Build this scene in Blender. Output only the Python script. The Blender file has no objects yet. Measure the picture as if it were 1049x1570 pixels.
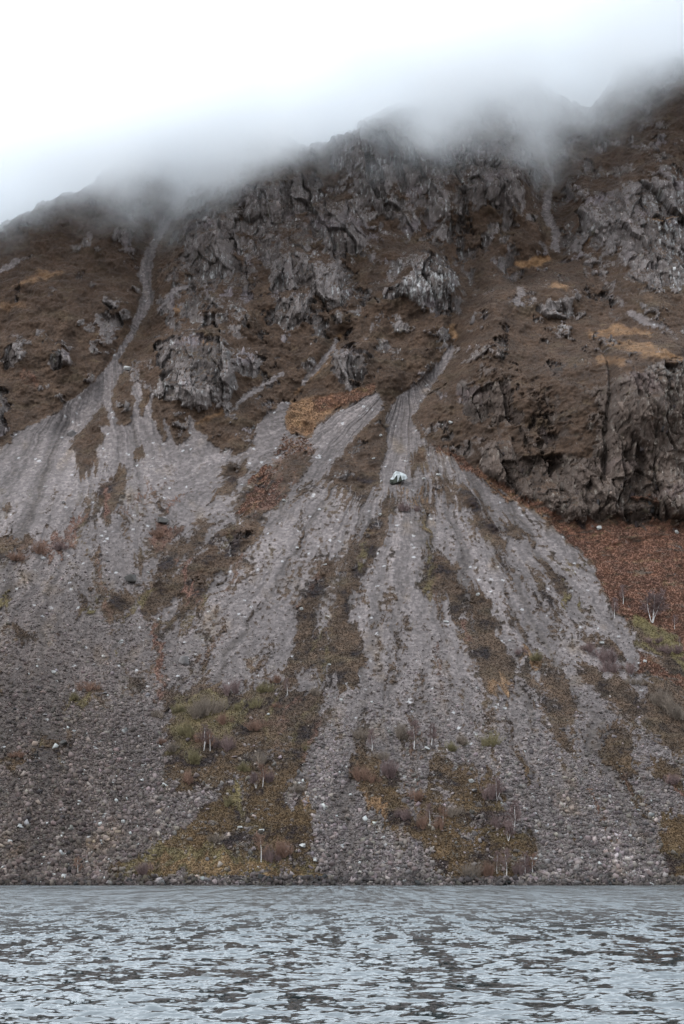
import bpy, math, random
import numpy as np
from mathutils import Vector

# ------------------------------------------------------------------ camera
scene = bpy.context.scene
PITCH = math.radians(10.44)
FPX = 3050.0            # focal length in pixels of the 1049 px wide photograph
CAMZ = 2.3
cam_d = bpy.data.cameras.new('camera')
cam = bpy.data.objects.new('camera', cam_d)
scene.collection.objects.link(cam)
cam.location = (0, 0, CAMZ)
cam.rotation_euler = (math.radians(90) + PITCH, 0, 0)
cam_d.sensor_fit = 'VERTICAL'
cam_d.sensor_height = 36
cam_d.lens = FPX / 1570 * 36
cam_d.clip_start = 0.5
cam_d.clip_end = 20000
scene.camera = cam

# ------------------------------------------------------------------ light
world = bpy.data.worlds.new("World")
scene.world = world
world.use_nodes = True
wn = world.node_tree
wn.nodes.clear()
w_out = wn.nodes.new('ShaderNodeOutputWorld')
w_bg = wn.nodes.new('ShaderNodeBackground')
w_sky = wn.nodes.new('ShaderNodeTexSky')
w_sky.sky_type = 'NISHITA'
w_sky.sun_disc = False
SUN_EL, SUN_ROT = math.radians(50), math.radians(235)
w_sky.sun_elevation = SUN_EL
w_sky.sun_rotation = SUN_ROT
w_sky.air_density = 1.0
w_sky.dust_density = 4.0
w_mul = wn.nodes.new('ShaderNodeMixRGB'); w_mul.blend_type = 'MULTIPLY'; w_mul.inputs[0].default_value = 1
w_mul.inputs[2].default_value = (0.08, 0.08, 0.08, 1)
w_mix = wn.nodes.new('ShaderNodeMixRGB')
w_mix.inputs[0].default_value = 0.93          # the overcast layer hides most of the blue
# overcast: white at the horizon, a little greyer and bluer overhead
w_geo = wn.nodes.new('ShaderNodeNewGeometry')
w_sep = wn.nodes.new('ShaderNodeSeparateXYZ')
w_ramp = wn.nodes.new('ShaderNodeValToRGB')
w_ramp.color_ramp.elements[0].position = 0.0
w_ramp.color_ramp.elements[0].color = (1.84, 1.88, 1.93, 1)
e_ = w_ramp.color_ramp.elements.new(0.42); e_.color = (2.10, 2.32, 2.54, 1)   # overcast sky brightens overhead
w_ramp.color_ramp.elements[2].position = 0.95
w_ramp.color_ramp.elements[2].color = (2.25, 2.6, 2.95, 1)
w_coord = wn.nodes.new('ShaderNodeTexCoord')
wn.links.new(w_coord.outputs['Generated'], w_sep.inputs[0])
wn.links.new(w_sep.outputs[2], w_ramp.inputs[0])
wn.links.new(w_sky.outputs[0], w_mul.inputs[1])
wn.links.new(w_mul.outputs[0], w_mix.inputs[1])
wn.links.new(w_ramp.outputs[0], w_mix.inputs[2])
wn.links.new(w_mix.outputs[0], w_bg.inputs[0])
w_bg.inputs[1].default_value = 1.0
wn.links.new(w_bg.outputs[0], w_out.inputs[0])

sun_d = bpy.data.lights.new('sun', 'SUN')
sun_d.energy = 1.5
sun_d.angle = math.radians(16)
sun_d.color = (1.0, 0.97, 0.93)
sun = bpy.data.objects.new('sun', sun_d)
scene.collection.objects.link(sun)
sd = Vector((math.sin(SUN_ROT) * math.cos(SUN_EL), math.cos(SUN_ROT) * math.cos(SUN_EL), math.sin(SUN_EL)))
sun.rotation_euler = (-sd).to_track_quat('-Z', 'Y').to_euler()

vs = scene.view_settings
vs.view_transform = 'Standard'
vs.look = 'None'
vs.exposure = 0.15
vs.gamma = 1.0
vs.use_curve_mapping = False

cy = scene.cycles
cy.use_denoising = True
cy.denoiser = 'OPENIMAGEDENOISE'
cy.denoising_input_passes = 'RGB_ALBEDO_NORMAL'
cy.denoising_prefilter = 'ACCURATE'
cy.max_bounces = 14
cy.diffuse_bounces = 2
cy.glossy_bounces = 2
cy.volume_bounces = 14
cy.transparent_max_bounces = 8
cy.volume_step_rate = 1.0
cy.volume_max_steps = 128

rng = np.random.default_rng(7)
random.seed(7)

# ------------------------------------------------------------------ noise
_T = 256
_trng = np.random.default_rng(99)
_ANG = _trng.random((_T, _T)) * 2 * np.pi
_GX, _GY = np.cos(_ANG).astype(np.float32), np.sin(_ANG).astype(np.float32)
_JX, _JY, _JV = [_trng.random((_T, _T)).astype(np.float32) for _ in range(3)]
_JA, _JB = [(_trng.random((_T, _T)) * 2 - 1).astype(np.float32) for _ in range(2)]

def perlin(x, y, seed=0):
    x = np.asarray(x, np.float32) + seed * 17.31
    y = np.asarray(y, np.float32) + seed * 9.77
    xi = np.floor(x).astype(np.int32); yi = np.floor(y).astype(np.int32)
    fx = x - xi; fy = y - yi
    u = fx * fx * fx * (fx * (fx * 6 - 15) + 10); v = fy * fy * fy * (fy * (fy * 6 - 15) + 10)
    def g(a, b, dx, dy):
        i = (a & 255, b & 255)
        return _GX[i] * dx + _GY[i] * dy
    n00 = g(xi, yi, fx, fy); n10 = g(xi + 1, yi, fx - 1, fy)
    n01 = g(xi, yi + 1, fx, fy - 1); n11 = g(xi + 1, yi + 1, fx - 1, fy - 1)
    a = n00 + u * (n10 - n00); b = n01 + u * (n11 - n01)
    return (a + v * (b - a)) * 1.5

def fbm(x, y, octv=4, seed=0, gain=0.5):
    s = 0; a = 1; t = 0
    for k in range(octv):
        s = s + a * perlin(x * 2 ** k, y * 2 ** k, seed + k * 3.1)
        t += a * a; a *= gain
    return s / math.sqrt(t)

def worley(x, y, seed=0, blocky=False):
    """nearest jittered cell: distance, gap to the second, cell value, offset inside it, its tilt"""
    x = np.asarray(x, np.float32) + seed * 31.7
    y = np.asarray(y, np.float32) + seed * 12.9
    xi = np.floor(x).astype(np.int32); yi = np.floor(y).astype(np.int32)
    f1 = np.full(x.shape, 9, np.float32); f2 = f1.copy()
    val = np.zeros_like(f1); tx = val.copy(); ty = val.copy(); ox = val.copy(); oy = val.copy()
    for i in (-1, 0, 1):
        for j in (-1, 0, 1):
            a = xi + i; b = yi + j; ii = (a & 255, b & 255)
            dx = x - (a + _JX[ii]); dy = y - (b + _JY[ii])
            d = np.sqrt(dx ** 4 + dy ** 4) if blocky else dx * dx + dy * dy
            m = d < f1
            f2 = np.where(m, f1, np.minimum(f2, d))
            f1 = np.where(m, d, f1)
            val = np.where(m, _JV[ii], val); tx = np.where(m, _JA[ii], tx); ty = np.where(m, _JB[ii], ty)
            ox = np.where(m, dx, ox); oy = np.where(m, dy, oy)
    f1 = np.sqrt(f1); f2 = np.sqrt(f2)
    return f1, f2 - f1, val, ox, oy, tx, ty

def sstep(a, b, x):
    t = np.clip((x - a) / (b - a), 0, 1)
    return t * t * (3 - 2 * t)

# ------------------------------------------------------------------ base slope: height -> distance across the lake
_kz = [-4, 0, 4, 100, 208, 300, 400, 500, 650, 900]
_ky = [690, 700, 706, 858, 1000, 1085, 1165, 1235, 1330, 1500]
_zz = np.linspace(-4, 900, 9041)
_yy = np.interp(_zz, _kz, _ky)
_k = 301
_ys = np.convolve(np.pad(_yy, _k // 2, mode='edge'), np.ones(_k) / _k, 'valid')
_bl = sstep(10, 40, _zz)
_yy = _yy * (1 - _bl) + _ys * _bl
_cp, _sp = math.cos(PITCH), math.sin(PITCH)
def tan2v(t):            # elevation tangent -> photo row
    a = np.arctan(t) - PITCH
    return 785 - FPX * np.tan(a)
_vv = tan2v((_zz - CAMZ) / _yy)
def base_at_v(v):
    Z = np.interp(-np.asarray(v, float), -_vv[::1], _zz)
    return np.interp(Z, _zz, _yy), Z
def project(X, Y, Z):
    d = Y * _cp + (Z - CAMZ) * _sp
    return 524.5 + FPX * X / d, 785 - FPX * (-Y * _sp + (Z - CAMZ) * _cp) / d
_arc = np.concatenate([[0], np.cumsum(np.hypot(np.diff(_zz), np.diff(_yy)))])

# ------------------------------------------------------------------ ground cover map, traced on the hillside
MX, MY0 = 500, -60
MW, MH = 1049 + 2 * MX, 1470
def fill(poly):
    p = np.array(poly, float); p[:, 0] += MX; p[:, 1] -= MY0
    x0, x1 = int(max(0, p[:, 0].min() - 1)), int(min(MW, p[:, 0].max() + 2))
    y0, y1 = int(max(0, p[:, 1].min() - 1)), int(min(MH, p[:, 1].max() + 2))
    gy, gx = np.mgrid[y0:y1, x0:x1].astype(float)
    ins = np.zeros(gx.shape, bool)
    n = len(p)
    for i in range(n):
        ax, ay = p[i]; bx, by = p[(i + 1) % n]
        if ay == by: continue
        c = ((ay > gy) != (by > gy)) & (gx < (bx - ax) * (gy - ay) / (by - ay) + ax)
        ins ^= c
    return (slice(y0, y1), slice(x0, x1)), ins
def blur(a, r):
    if r < 1: return a
    k = 2 * r + 1
    for ax in (0, 1):
        b = np.pad(a, [(r + 1, r) if i == ax else (0, 0) for i in (0, 1)], mode='edge').cumsum(ax)
        a = (np.take(b, range(k, b.shape[ax]), ax) - np.take(b, range(0, b.shape[ax] - k), ax)) / k
    return a
HEA, SCR, BRA, OCH, OLI, ROC, RED = range(7)
W = np.zeros((7, MH, MW), np.float32); W[HEA] = 1
def paint(k, poly, s=1.0):
    sl, m = fill(poly)
    m = m * s
    for j in range(7): W[j][sl] *= (1 - m)
    W[k][sl] += m
def half(ox, oy, pts):           # points read off a x2 enlargement
    return [(ox + x / 2, oy + y / 2) for x, y in pts]
def line(pts, w):                # ribbon polygon, w can vary along it
    n = len(pts); ws = w if isinstance(w, (list, tuple)) else [w] * n
    L, R = [], []
    for i in range(n):
        a = pts[max(0, i - 1)]; b = pts[min(n - 1, i + 1)]
        dx, dy = b[0] - a[0], b[1] - a[1]; l = math.hypot(dx, dy)
        nx, ny = -dy / l * ws[i] / 2, dx / l * ws[i] / 2
        L.append((pts[i][0] + nx, pts[i][1] + ny)); R.append((pts[i][0] - nx, pts[i][1] - ny))
    return L + R[::-1]

SCREE = [(-500,760),(-200,730),(0,690),(60,650),(110,625),(140,600),(168,560),(195,515),(212,470),(220,440),(212,425),(222,385),(240,350),(262,315),(275,285),(284,285),
 (275,310),(262,345),(240,375),(235,400),(230,430),(238,455),(225,480),(205,515),(185,550),(165,585),(140,620),(115,645),(100,662),(150,655),(195,650),(212,640),(232,640),
 (250,670),(262,690),(285,675),(310,665),(332,685),(360,695),(382,690),(402,640),(430,618),(448,616),(436,655),(470,672),(490,650),(530,625),(578,600),(590,628),(565,650),(530,680),
 (510,715),(505,740),(545,770),(580,745),(590,700),(588,655),(600,620),(622,600),(650,580),(668,560),(690,528),(700,535),(675,575),(650,612),(632,640),(645,670),(680,692),
 (720,722),(770,748),(810,778),(850,805),(890,850),(920,890),(945,930),(975,955),(1010,985),(1049,1035),(1200,1150),(1600,1300),(1600,1410),(-500,1410)]
paint(SCR, SCREE)
# bracken slope on the right
paint(BRA, [(648,676),(690,694),(740,722),(790,752),(835,775),(870,806),(930,802),(1049,800),(1600,780),(1600,1300),(1200,1150),(1049,1035),(1010,985),(970,952),(945,928),(920,888),(888,846),(850,803),(800,770),(740,738),(690,702)])
paint(HEA, [(965,965),(1000,975),(1049,1010),(1200,1080),(1200,1130),(1049,1060),(1000,1000)])
paint(OLI, half(525,750,[(880,380),(940,390),(980,430),(1040,480),(1048,560),(1000,500),(930,450)]))
# heather and grass patches on the scree
P = paint
for q in ([(250,1045),(275,1060),(262,1100),(240,1085)], [(238,1118),(262,1112),(258,1150),(244,1146)], [(255,1165),(270,1160),(266,1190),(250,1182)], [(205,1040),(225,1046),(212,1062),(198,1055)]): P(HEA, q, .85)
P(HEA, [(86,684),(110,655),(150,655),(162,670),(150,690),(152,720),(135,732),(120,715),(115,690),(95,692)])
P(HEA, [(165,720),(185,705),(198,720),(190,745),(178,775),(170,800),(155,785),(155,760)])
P(HEA, [(207,690),(222,683),(230,695),(220,706),(208,703)])
P(HEA, [(345,715),(375,705),(382,722),(362,745),(335,762),(345,735)])
P(BRA, [(398,715),(415,710),(412,750),(388,790),(365,806),(372,775)])
P(BRA, [(430,668),(475,672),(486,690),(465,730),(437,762),(415,778),(410,745),(420,712)], .55)
P(HEA, [(440,690),(478,690),(470,720),(440,755),(418,765),(425,720)], .7)
P(HEA, [(500,720),(530,690),(562,655),(592,638),(592,690),(585,730),(565,755),(550,780),(525,755),(505,745)])
P(HEA, line([(455,765),(475,750),(515,735)],[3,10,5]))
P(HEA, half(0,750,[(690,125),(775,125),(790,100),(800,50),(820,80),(780,160),(760,170),(720,220),(680,265),(640,300),(600,350),(540,400),(500,440),(465,475),(475,445),(510,410),(560,360),(550,310),(520,330),(480,370),(430,365),(460,310),(480,260),(500,220),(530,210),(545,225),(530,265),(560,270),(600,210),(640,160)]))
P(HEA, half(0,750,[(525,192),(590,140),(640,95),(672,85),(640,130),(600,165),(560,190),(530,208)]))
P(HEA, half(0,750,[(345,320),(400,305),(412,320),(385,360),(350,415),(315,420),(325,380),(340,350)]))
P(RED, half(0,750,[(470,110),(530,110),(560,130),(520,180),(480,200),(465,150)]), .7)
P(RED, half(0,750,[(720,40),(800,0),(880,0),(830,50),(800,90),(760,30)]), .6)
P(HEA, half(0,750,[(300,20),(345,0),(362,0),(360,40),(330,80),(308,75)]))
P(RED, half(0,750,[(105,205),(130,150),(200,120),(260,60),(275,100),(240,150),(190,210),(150,218)]), .6)
P(HEA, half(0,750,[(0,150),(60,130),(130,120),(112,150),(80,195),(30,190),(0,225),(-120,260),(-120,160)]), .7)
P(HEA, half(0,750,[(20,450),(60,435),(115,440),(118,458),(60,464)]))
P(HEA, half(0,750,[(10,60),(45,65),(30,85),(5,80)]), .8)
P(OLI, half(0,750,[(230,360),(270,350),(300,365),(270,380)]), .8)
P(OLI, half(0,750,[(0,350),(40,360),(20,385),(-60,395),(-60,355)]), .7)
P(HEA, half(0,750,[(1000,225),(1020,212),(1042,240),(1010,290),(972,340),(962,390),(948,440),(932,500),(915,560),(890,602),(858,592),(880,560),(898,520),(908,460),(918,400),(928,340),(948,290),(980,250)]))
P(HEA, [(578,800),(595,765),(612,748),(600,790),(580,840),(563,872),(548,905),(538,935),(545,955),(562,990),(552,1030),(522,1062),(505,1040),(505,1000),(512,960),(520,925),(535,890),(545,850),(560,815)])
P(HEA, [(475,975),(500,955),(502,1000),(480,1032),(462,1030)], .8)
P(HEA, half(525,750,[(285,190),(310,200),(340,260),(365,300),(380,340),(388,385),(360,380),(330,340),(312,310),(295,270),(265,312),(250,290),(260,250),(275,225)]))
P(HEA, half(525,750,[(395,300),(430,300),(462,340),(465,400),(482,470),(512,540),(520,580),(480,590),(455,612),(430,570),(410,530),(415,490),(400,420),(403,370),(388,330)]))
P(HEA, half(525,750,[(335,370),(360,390),(400,450),(410,500),(380,470),(350,420)]), .7)
P(HEA, half(525,750,[(300,-40),(350,0),(400,20),(440,70),(480,110),(502,150),(490,182),(450,165),(420,110),(380,60),(320,0),(240,60),(230,20)]))
P(HEA, half(525,750,[(215,-100),(260,-140),(262,-60),(215,-60)]))
P(OCH, half(525,750,[(180,20),(250,20),(250,35),(170,38)]), .6)
P(HEA, half(525,750,[(140,60),(170,20),(150,80),(110,130),(90,160),(105,100)]), .8)
P(HEA, half(525,750,[(478,72),(530,110),(580,140),(597,178),(560,160),(510,120)]))
P(HEA, half(525,750,[(600,222),(650,245),(700,300),(712,322),(680,312),(640,280)]))
P(OLI, half(525,750,[(650,310),(700,320),(750,350),(720,360),(670,335)]), .8)
P(OLI, half(525,750,[(670,225),(720,240),(740,255),(700,250)]), .7)
P(HEA, half(525,750,[(608,578),(650,590),(682,630),(712,705),(680,705),(650,660),(620,615)]))
P(HEA, half(525,750,[(700,700),(740,750),(750,780),(720,760)]), .7)
P(HEA, half(525,750,[(708,520),(780,550),(850,580),(900,640),(928,705),(870,705),(830,660),(770,610),(725,560)]))
P(HEA, half(525,750,[(690,390),(740,430),(830,470),(900,560),(840,520),(760,460)]), .7)
P(OLI, half(525,750,[(880,450),(940,480),(960,505),(900,490)]), .8)
P(OCH, half(525,750,[(560,500),(620,520),(600,545),(540,530)]), .6)
P(OCH, half(525,750,[(430,590),(520,590),(550,640),(480,620)]), .5)
P(HEA, half(525,1100,[(795,15),(850,10),(880,60),(902,120),(912,165),(880,168),(840,150),(810,100),(788,50)]))
P(HEA, half(525,1100,[(945,118),(1000,140),(1040,170),(1060,235),(1000,228),(960,180)]))
P(BRA, half(525,750,[(900,520),(960,530),(1040,580),(1120,660),(1060,640),(980,570),(920,560)]), .9)
P(HEA, half(525,750,[(960,580),(1060,600),(1150,700),(1150,800),(1010,800),(940,720),(930,640)]), .8)
P(HEA, half(525,1100,[(980,330),(1048,300),(1300,330),(1400,490),(1000,500),(975,400)]))
P(HEA, half(525,1100,[(30,120),(90,110),(130,180),(190,200),(200,280),(230,300),(240,220),(270,190),(290,100),(330,150),(380,150),(450,180),(505,230),(485,270),(520,320),(570,370),(600,440),(605,495),(280,495),(270,420),(200,370),(150,300),(130,330),(90,290),(60,230),(20,160)]))
P(SCR, half(525,1100,[(280,190),(340,220),(360,280),(300,270)]), .8)
P(SCR, half(525,1100,[(350,330),(400,350),(420,400),(370,390)]), .5)
P(SCR, half(525,1100,[(190,380),(270,420),(275,500),(210,500)]), .8)
P(OCH, half(525,1100,[(60,200),(95,290),(125,340),(140,280),(100,240)]), .6)
P(HEA, half(0,1100,[(330,500),(345,440),(450,430),(500,380),(560,320),(640,260),(700,190),(640,210),(540,240),(545,160),(520,110),(500,80),(530,0),(540,-60),(640,-100),(760,-80),(860,-90),(960,-60),(990,0),(960,80),(930,120),(900,180),(850,230),(900,260),(960,250),(965,330),(940,380),(960,440),(985,500),(800,500)]))
P(SCR, half(0,1100,[(820,110),(870,70),(900,90),(860,140),(780,170)]), .8)
P(SCR, half(0,1100,[(700,180),(760,190),(740,230),(690,220)]), .7)
P(SCR, half(0,1100,[(752,360),(775,360),(770,470),(750,470)]), .8)
P(OLI, half(0,1100,[(540,-60),(700,-70),(760,0),(700,60),(620,100),(540,120),(500,60)]), .5)
P(OLI, half(0,1100,[(690,200),(740,210),(740,280),(700,290)]), .7)
P(OLI, half(0,1100,[(380,430),(520,380),(650,400),(760,420),(960,460),(980,500),(340,500)]), .55)
P(OCH, half(0,1100,[(400,440),(520,430),(740,440),(960,470),(930,488),(500,485)]), .45)
P(OCH, half(0,1100,[(940,200),(965,230),(965,260),(935,250)]), .7)
P(HEA, half(0,1100,[(-200,150),(0,130),(40,105),(110,110),(82,160),(30,168),(0,160),(-200,210)]))
P(HEA, half(0,1100,[(105,70),(160,68),(240,75),(232,108),(190,100),(130,90)]))
P(HEA, half(0,750,[(170,660),(220,620),(300,585),(332,620),(290,655),(200,674)]), .6)
P(OLI, half(0,750,[(190,640),(230,620),(300,630),(280,655),(200,665)]), .7)
P(OLI, half(0,1100,[(110,70),(150,75),(140,92),(112,85)]), .5)
# upper half: ochre grass, red bracken, gullies and light rubble
P(OCH, [(435,640),(448,614),(500,606),(572,588),(578,600),(545,612),(505,634),(490,645),(480,668),(440,664)])
P(BRA, [(435,640),(448,614),(500,606),(572,588),(578,600),(545,612),(505,634),(490,645),(480,668),(440,664)], .45)
P(BRA, [(480,612),(530,600),(575,588),(578,600),(540,618),(490,632)], .6)
P(BRA, [(45,650),(75,635),(105,618),(108,626),(70,645),(35,662)], .8)
P(OCH, line([(300,650),(345,632)],[5,8]), .6)
P(OCH, line([(20,440),(60,422),(100,418)],[3,16,4]), .55)
P(OCH, line([(0,470),(40,468)],[14,10]), .4)
P(OCH, [(785,403),(810,398),(835,390),(848,397),(825,408),(800,410)])
P(OCH, line([(845,436),(872,441)],[6,6]), .8)
P(OCH, line([(1000,333),(1049,330)],[4,10]), .7)
P(OCH, line([(870,368),(905,366)],[5,8]), .6)
P(OCH, line([(900,515),(945,506),(1000,512)],[8,18,6]), .6)
P(OCH, line([(930,525),(990,535),(1049,552)],[6,22,10]), .55)
P(OCH, line([(915,550),(960,555)],[18,10]), .5)
P(OCH, line([(692,500),(700,520)],[14,10]), .7)
P(OCH, line([(450,605),(490,570),(525,510)],[4,6,8]), .6)
P(OCH, line([(325,528),(300,510)],[8,8]), .5)
P(OCH, line([(265,480),(280,470)],[14,12]), .5)
P(BRA, line([(30,570),(60,590)],[20,20]), .4)
P(BRA, line([(770,610),(830,640)],[6,6]), .3)
P(BRA, line([(985,768),(1020,765)],[14,12]), .8)
P(OCH, line([(730,725),(800,770),(850,800)],[4,5,5]), .6)
SC2 = [line([(0,415),(18,405),(42,392)],[10,9,3]), line([(162,610),(170,600)],[18,14]), line([(208,607),(210,585)],[16,10]), line([(345,640),(380,605),(435,572)],[4,10,7]),
 line([(850,385),(853,360),(838,330),(840,300),(850,285),(838,250),(830,215)],[16,12,18,14,8,10,8]), line([(790,470),(800,440)],[8,14]),
 line([(965,478),(985,490),(1005,500)],[10,16,8]), line([(655,230),(640,215),(600,200)],[4,6,4]),
 line([(465,590),(490,560),(520,520)],[8,10,5]), line([(300,435),(265,445),(240,478)],[3,12,6]), line([(185,570),(205,563)],[10,6])]
for q in SC2: P(SCR, q, .85)
for q in (line([(212,585),(210,615),(204,655)],[4,8,10]), line([(163,600),(172,640),(178,672),(186,705)],[12,10,8,10]), line([(185,555),(150,605),(95,655),(40,700)],[22,34,52,80]),
          line([(290,640),(300,670)],[4,14]), line([(225,640),(232,600)],[14,3]), line([(268,700),(262,672),(250,640)],[18,10,3])): P(SCR, q)
for q in (line([(930,450),(960,470)],[10,14]), line([(1000,490),(1040,518)],[12,8]), line([(905,400),(935,440)],[4,10]), line([(585,470),(560,520)],[4,8])): P(SCR, q, .5)
rs = random.Random(21)
def flow_strip(u0, v0, L_, w_, ax, ay):
    pts = [(u0, v0)]; u, v = u0, v0; n = 6; wob = rs.uniform(-.05, .05)
    for i in range(n):
        dx, dy = u - ax, v - ay; l = math.hypot(dx, dy)
        wob += rs.gauss(0, .06)
        dx, dy = dx / l + wob * dy / l, dy / l - wob * dx / l
        u += dx * L_ / n; v += dy * L_ / n; pts.append((u, v))
    ws = [w_ * q * rs.uniform(.6, 1.3) for q in (.3, .8, 1, 1, .9, .6, .2)]
    return line(pts, ws)
for i in range(150):
    c_ = rs.random()
    if c_ < .62: u0, v0, ax, ay = rs.uniform(400, 1040), rs.uniform(770, 1230), 628, 560
    elif c_ < .82: u0, v0, ax, ay = rs.uniform(230, 480), rs.uniform(700, 1000), 590, 520
    else: u0, v0, ax, ay = rs.uniform(-40, 300), rs.uniform(720, 980), 170, 400
    if u0 > 640 + (v0 - 680) * 1.12: continue
    P(rs.choice([HEA, HEA, HEA, HEA, HEA, OLI, RED]), flow_strip(u0, v0, rs.uniform(30, 150), rs.uniform(3, 9), ax, ay), rs.uniform(.6, .95))
# crags: (polygon, strength)
CR = [([(288,340),(330,325),(358,355),(366,400),(345,425),(300,425),(285,385)],1), ([(478,318),(500,315),(552,330),(558,390),(505,395),(475,350)],1),
 ([(415,395),(455,385),(470,400),(470,445),(425,445),(410,420)],1), ([(475,405),(520,402),(542,440),(535,465),(500,465),(470,440)],1),
 ([(420,460),(478,452),(488,500),(430,505),(410,480)],1), ([(235,520),(300,505),(345,525),(362,560),(355,620),(300,622),(250,612)],1),
 ([(360,545),(395,548),(402,570),(365,572)],1), ([(658,382),(685,402),(702,440),(695,477),(645,470),(592,462),(620,420)],1.2),
 ([(370,290),(440,282),(485,258),(500,300),(560,315),(520,330),(470,325),(400,345),(370,330)],.8), ([(500,212),(560,190),(640,170),(700,260),(660,300),(600,280),(560,260),(510,260)],.75),
 ([(720,262),(785,240),(805,290),(765,322),(722,305)],1), ([(890,310),(1000,280),(1200,290),(1200,450),(990,440),(930,370),(890,370)],.8),
 ([(700,590),(785,585),(790,640),(720,640)],.8), ([(705,530),(760,520),(770,575),(715,585)],.42), ([(915,585),(960,570),(1049,555),(1400,540),(1400,800),(870,800),(915,740)],.85),
 ([(725,685),(780,680),(800,700),(915,700),(915,760),(870,798),(810,772),(740,728)],.8), ([(830,450),(882,460),(875,492),(830,485)],.8), ([(0,520),(45,525),(45,560),(0,570)],.9),
 ([(70,540),(115,535),(110,565),(72,562)],.8), ([(165,350),(212,350),(205,380),(180,372)],.7), ([(505,540),(565,530),(565,578),(510,580)],1), ([(780,625),(870,640),(860,700),(780,690)],.45),
 ([(820,560),(860,590),(850,640),(815,620)],.4), ([(155,450),(205,470),(170,540),(145,520)],.6), ([(545,225),(565,232),(580,290),(640,350),(630,362),(560,300)],.9),
 ([(620,230),(650,262),(695,335),(680,340),(640,290)],.9), ([(700,210),(800,215),(830,260),(700,250)],.7), ([(-200,600),(10,590),(15,660),(-200,700)],.9), ([(250,300),(380,280),(470,330),(480,400),(410,400),(370,440),(400,520),(330,510),(270,450),(240,470),(280,380)],.47), ([(490,300),(560,310),(600,370),(560,400),(545,500),(490,510),(480,470),(540,450),(560,390)],.43), ([(510,215),(640,165),(740,200),(820,230),(800,330),(700,330),(640,350),(600,330),(540,330)],.48), ([(880,300),(1000,270),(1049,280),(1049,440),(900,420)],.42), ([(650,560),(880,560),(900,700),(720,690),(650,640)],.28),
 ([(240,460),(330,455),(330,500),(245,505)],.55),([(360,350),(420,340),(430,390),(380,400)],.55),([(640,500),(690,490),(690,510),(650,520)],.5)]
CM = np.zeros((MH, MW), np.float32)
for poly, s in CR:
    sl, m = fill(poly); CM[sl] = np.maximum(CM[sl], m * s)
# general rockiness of the upper face
vgrid = np.arange(MH) + MY0; ugrid = np.arange(MW) - MX
CMS = blur(blur(CM, 9), 6)
CM = blur(blur(CM, 6), 3)
_low = sstep(640, 760, vgrid)[:, None]
W = np.stack([blur(blur(w, 2), 2) * (1 - _low) + blur(blur(w, 3), 3) * _low for w in W]).astype(np.float32)
WS = [blur(W[SCR], 12)]
def look(a, u, v):
    x = np.clip(u + MX, 0, MW - 1.01); y = np.clip(v - MY0, 0, MH - 1.01)
    xi = x.astype(np.int32); yi = y.astype(np.int32); fx = x - xi; fy = y - yi
    return (a[yi, xi] * (1 - fx) * (1 - fy) + a[yi, xi + 1] * fx * (1 - fy) + a[yi + 1, xi] * (1 - fx) * fy + a[yi + 1, xi + 1] * fx * fy)

def dseg(u, v, pts):
    """distance to a polyline (and how far along it)"""
    best = np.full(u.shape, 1e9, np.float32)
    for (ax, ay), (bx, by) in zip(pts[:-1], pts[1:]):
        dx, dy = bx - ax, by - ay; L = dx * dx + dy * dy
        t = np.clip(((u - ax) * dx + (v - ay) * dy) / L, 0, 1)
        d = (u - ax - t * dx) ** 2 + (v - ay - t * dy) ** 2
        best = np.minimum(best, d)
    return np.sqrt(best)

# ------------------------------------------------------------------ large relief (metres towards the lake)
BUMPS = [  # photo x, y, metres, radius x, radius y
 (60,450,16,110,110),(100,330,8,80,50),(325,380,12,45,60),(510,360,10,50,50),(440,430,9,60,60),(300,560,16,70,60),(380,500,8,80,80),(540,560,9,50,40),(565,480,7,50,40),
 (658,430,17,42,42),(600,470,6,60,30),(740,540,14,60,70),(800,470,12,90,40),(860,620,10,90,60),(1000,480,12,90,50),(1000,600,22,110,90),(960,680,14,60,80),(1010,330,26,80,120),(1060,180,26,70,90),(980,420,8,60,50),
 (560,260,12,60,60),(680,300,9,60,60),(770,280,11,45,50),(600,200,8,60,50),(420,300,9,60,50),(640,350,-5,60,30),(760,380,-12,60,60),(880,250,-6,30,80),(730,440,-7,30,50)]
GULL = [([(281,270),(262,325),(232,375),(220,430),(225,470),(190,540),(150,600),(100,650)],-15,26),
 ([(700,400),(735,440),(700,530),(665,570),(620,620),(610,660)],-13,26), ([(825,180),(842,290),(850,380),(800,420)],-15,30),
 ([(909,556),(914,610),(911,680),(917,750)],-8,4.5), ([(525,510),(490,570),(450,605)],-6,14), ([(560,330),(545,420),(560,480),(520,520)],-6,22), ([(345,440),(350,500),(230,505)],-4,14),
 ([(380,600),(345,640),(330,680)],-4,12), ([(830,640),(850,720)],-5,14),([(785,690),(790,740)],-3,6),([(0,560),(40,620)],-5,20)]
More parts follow.
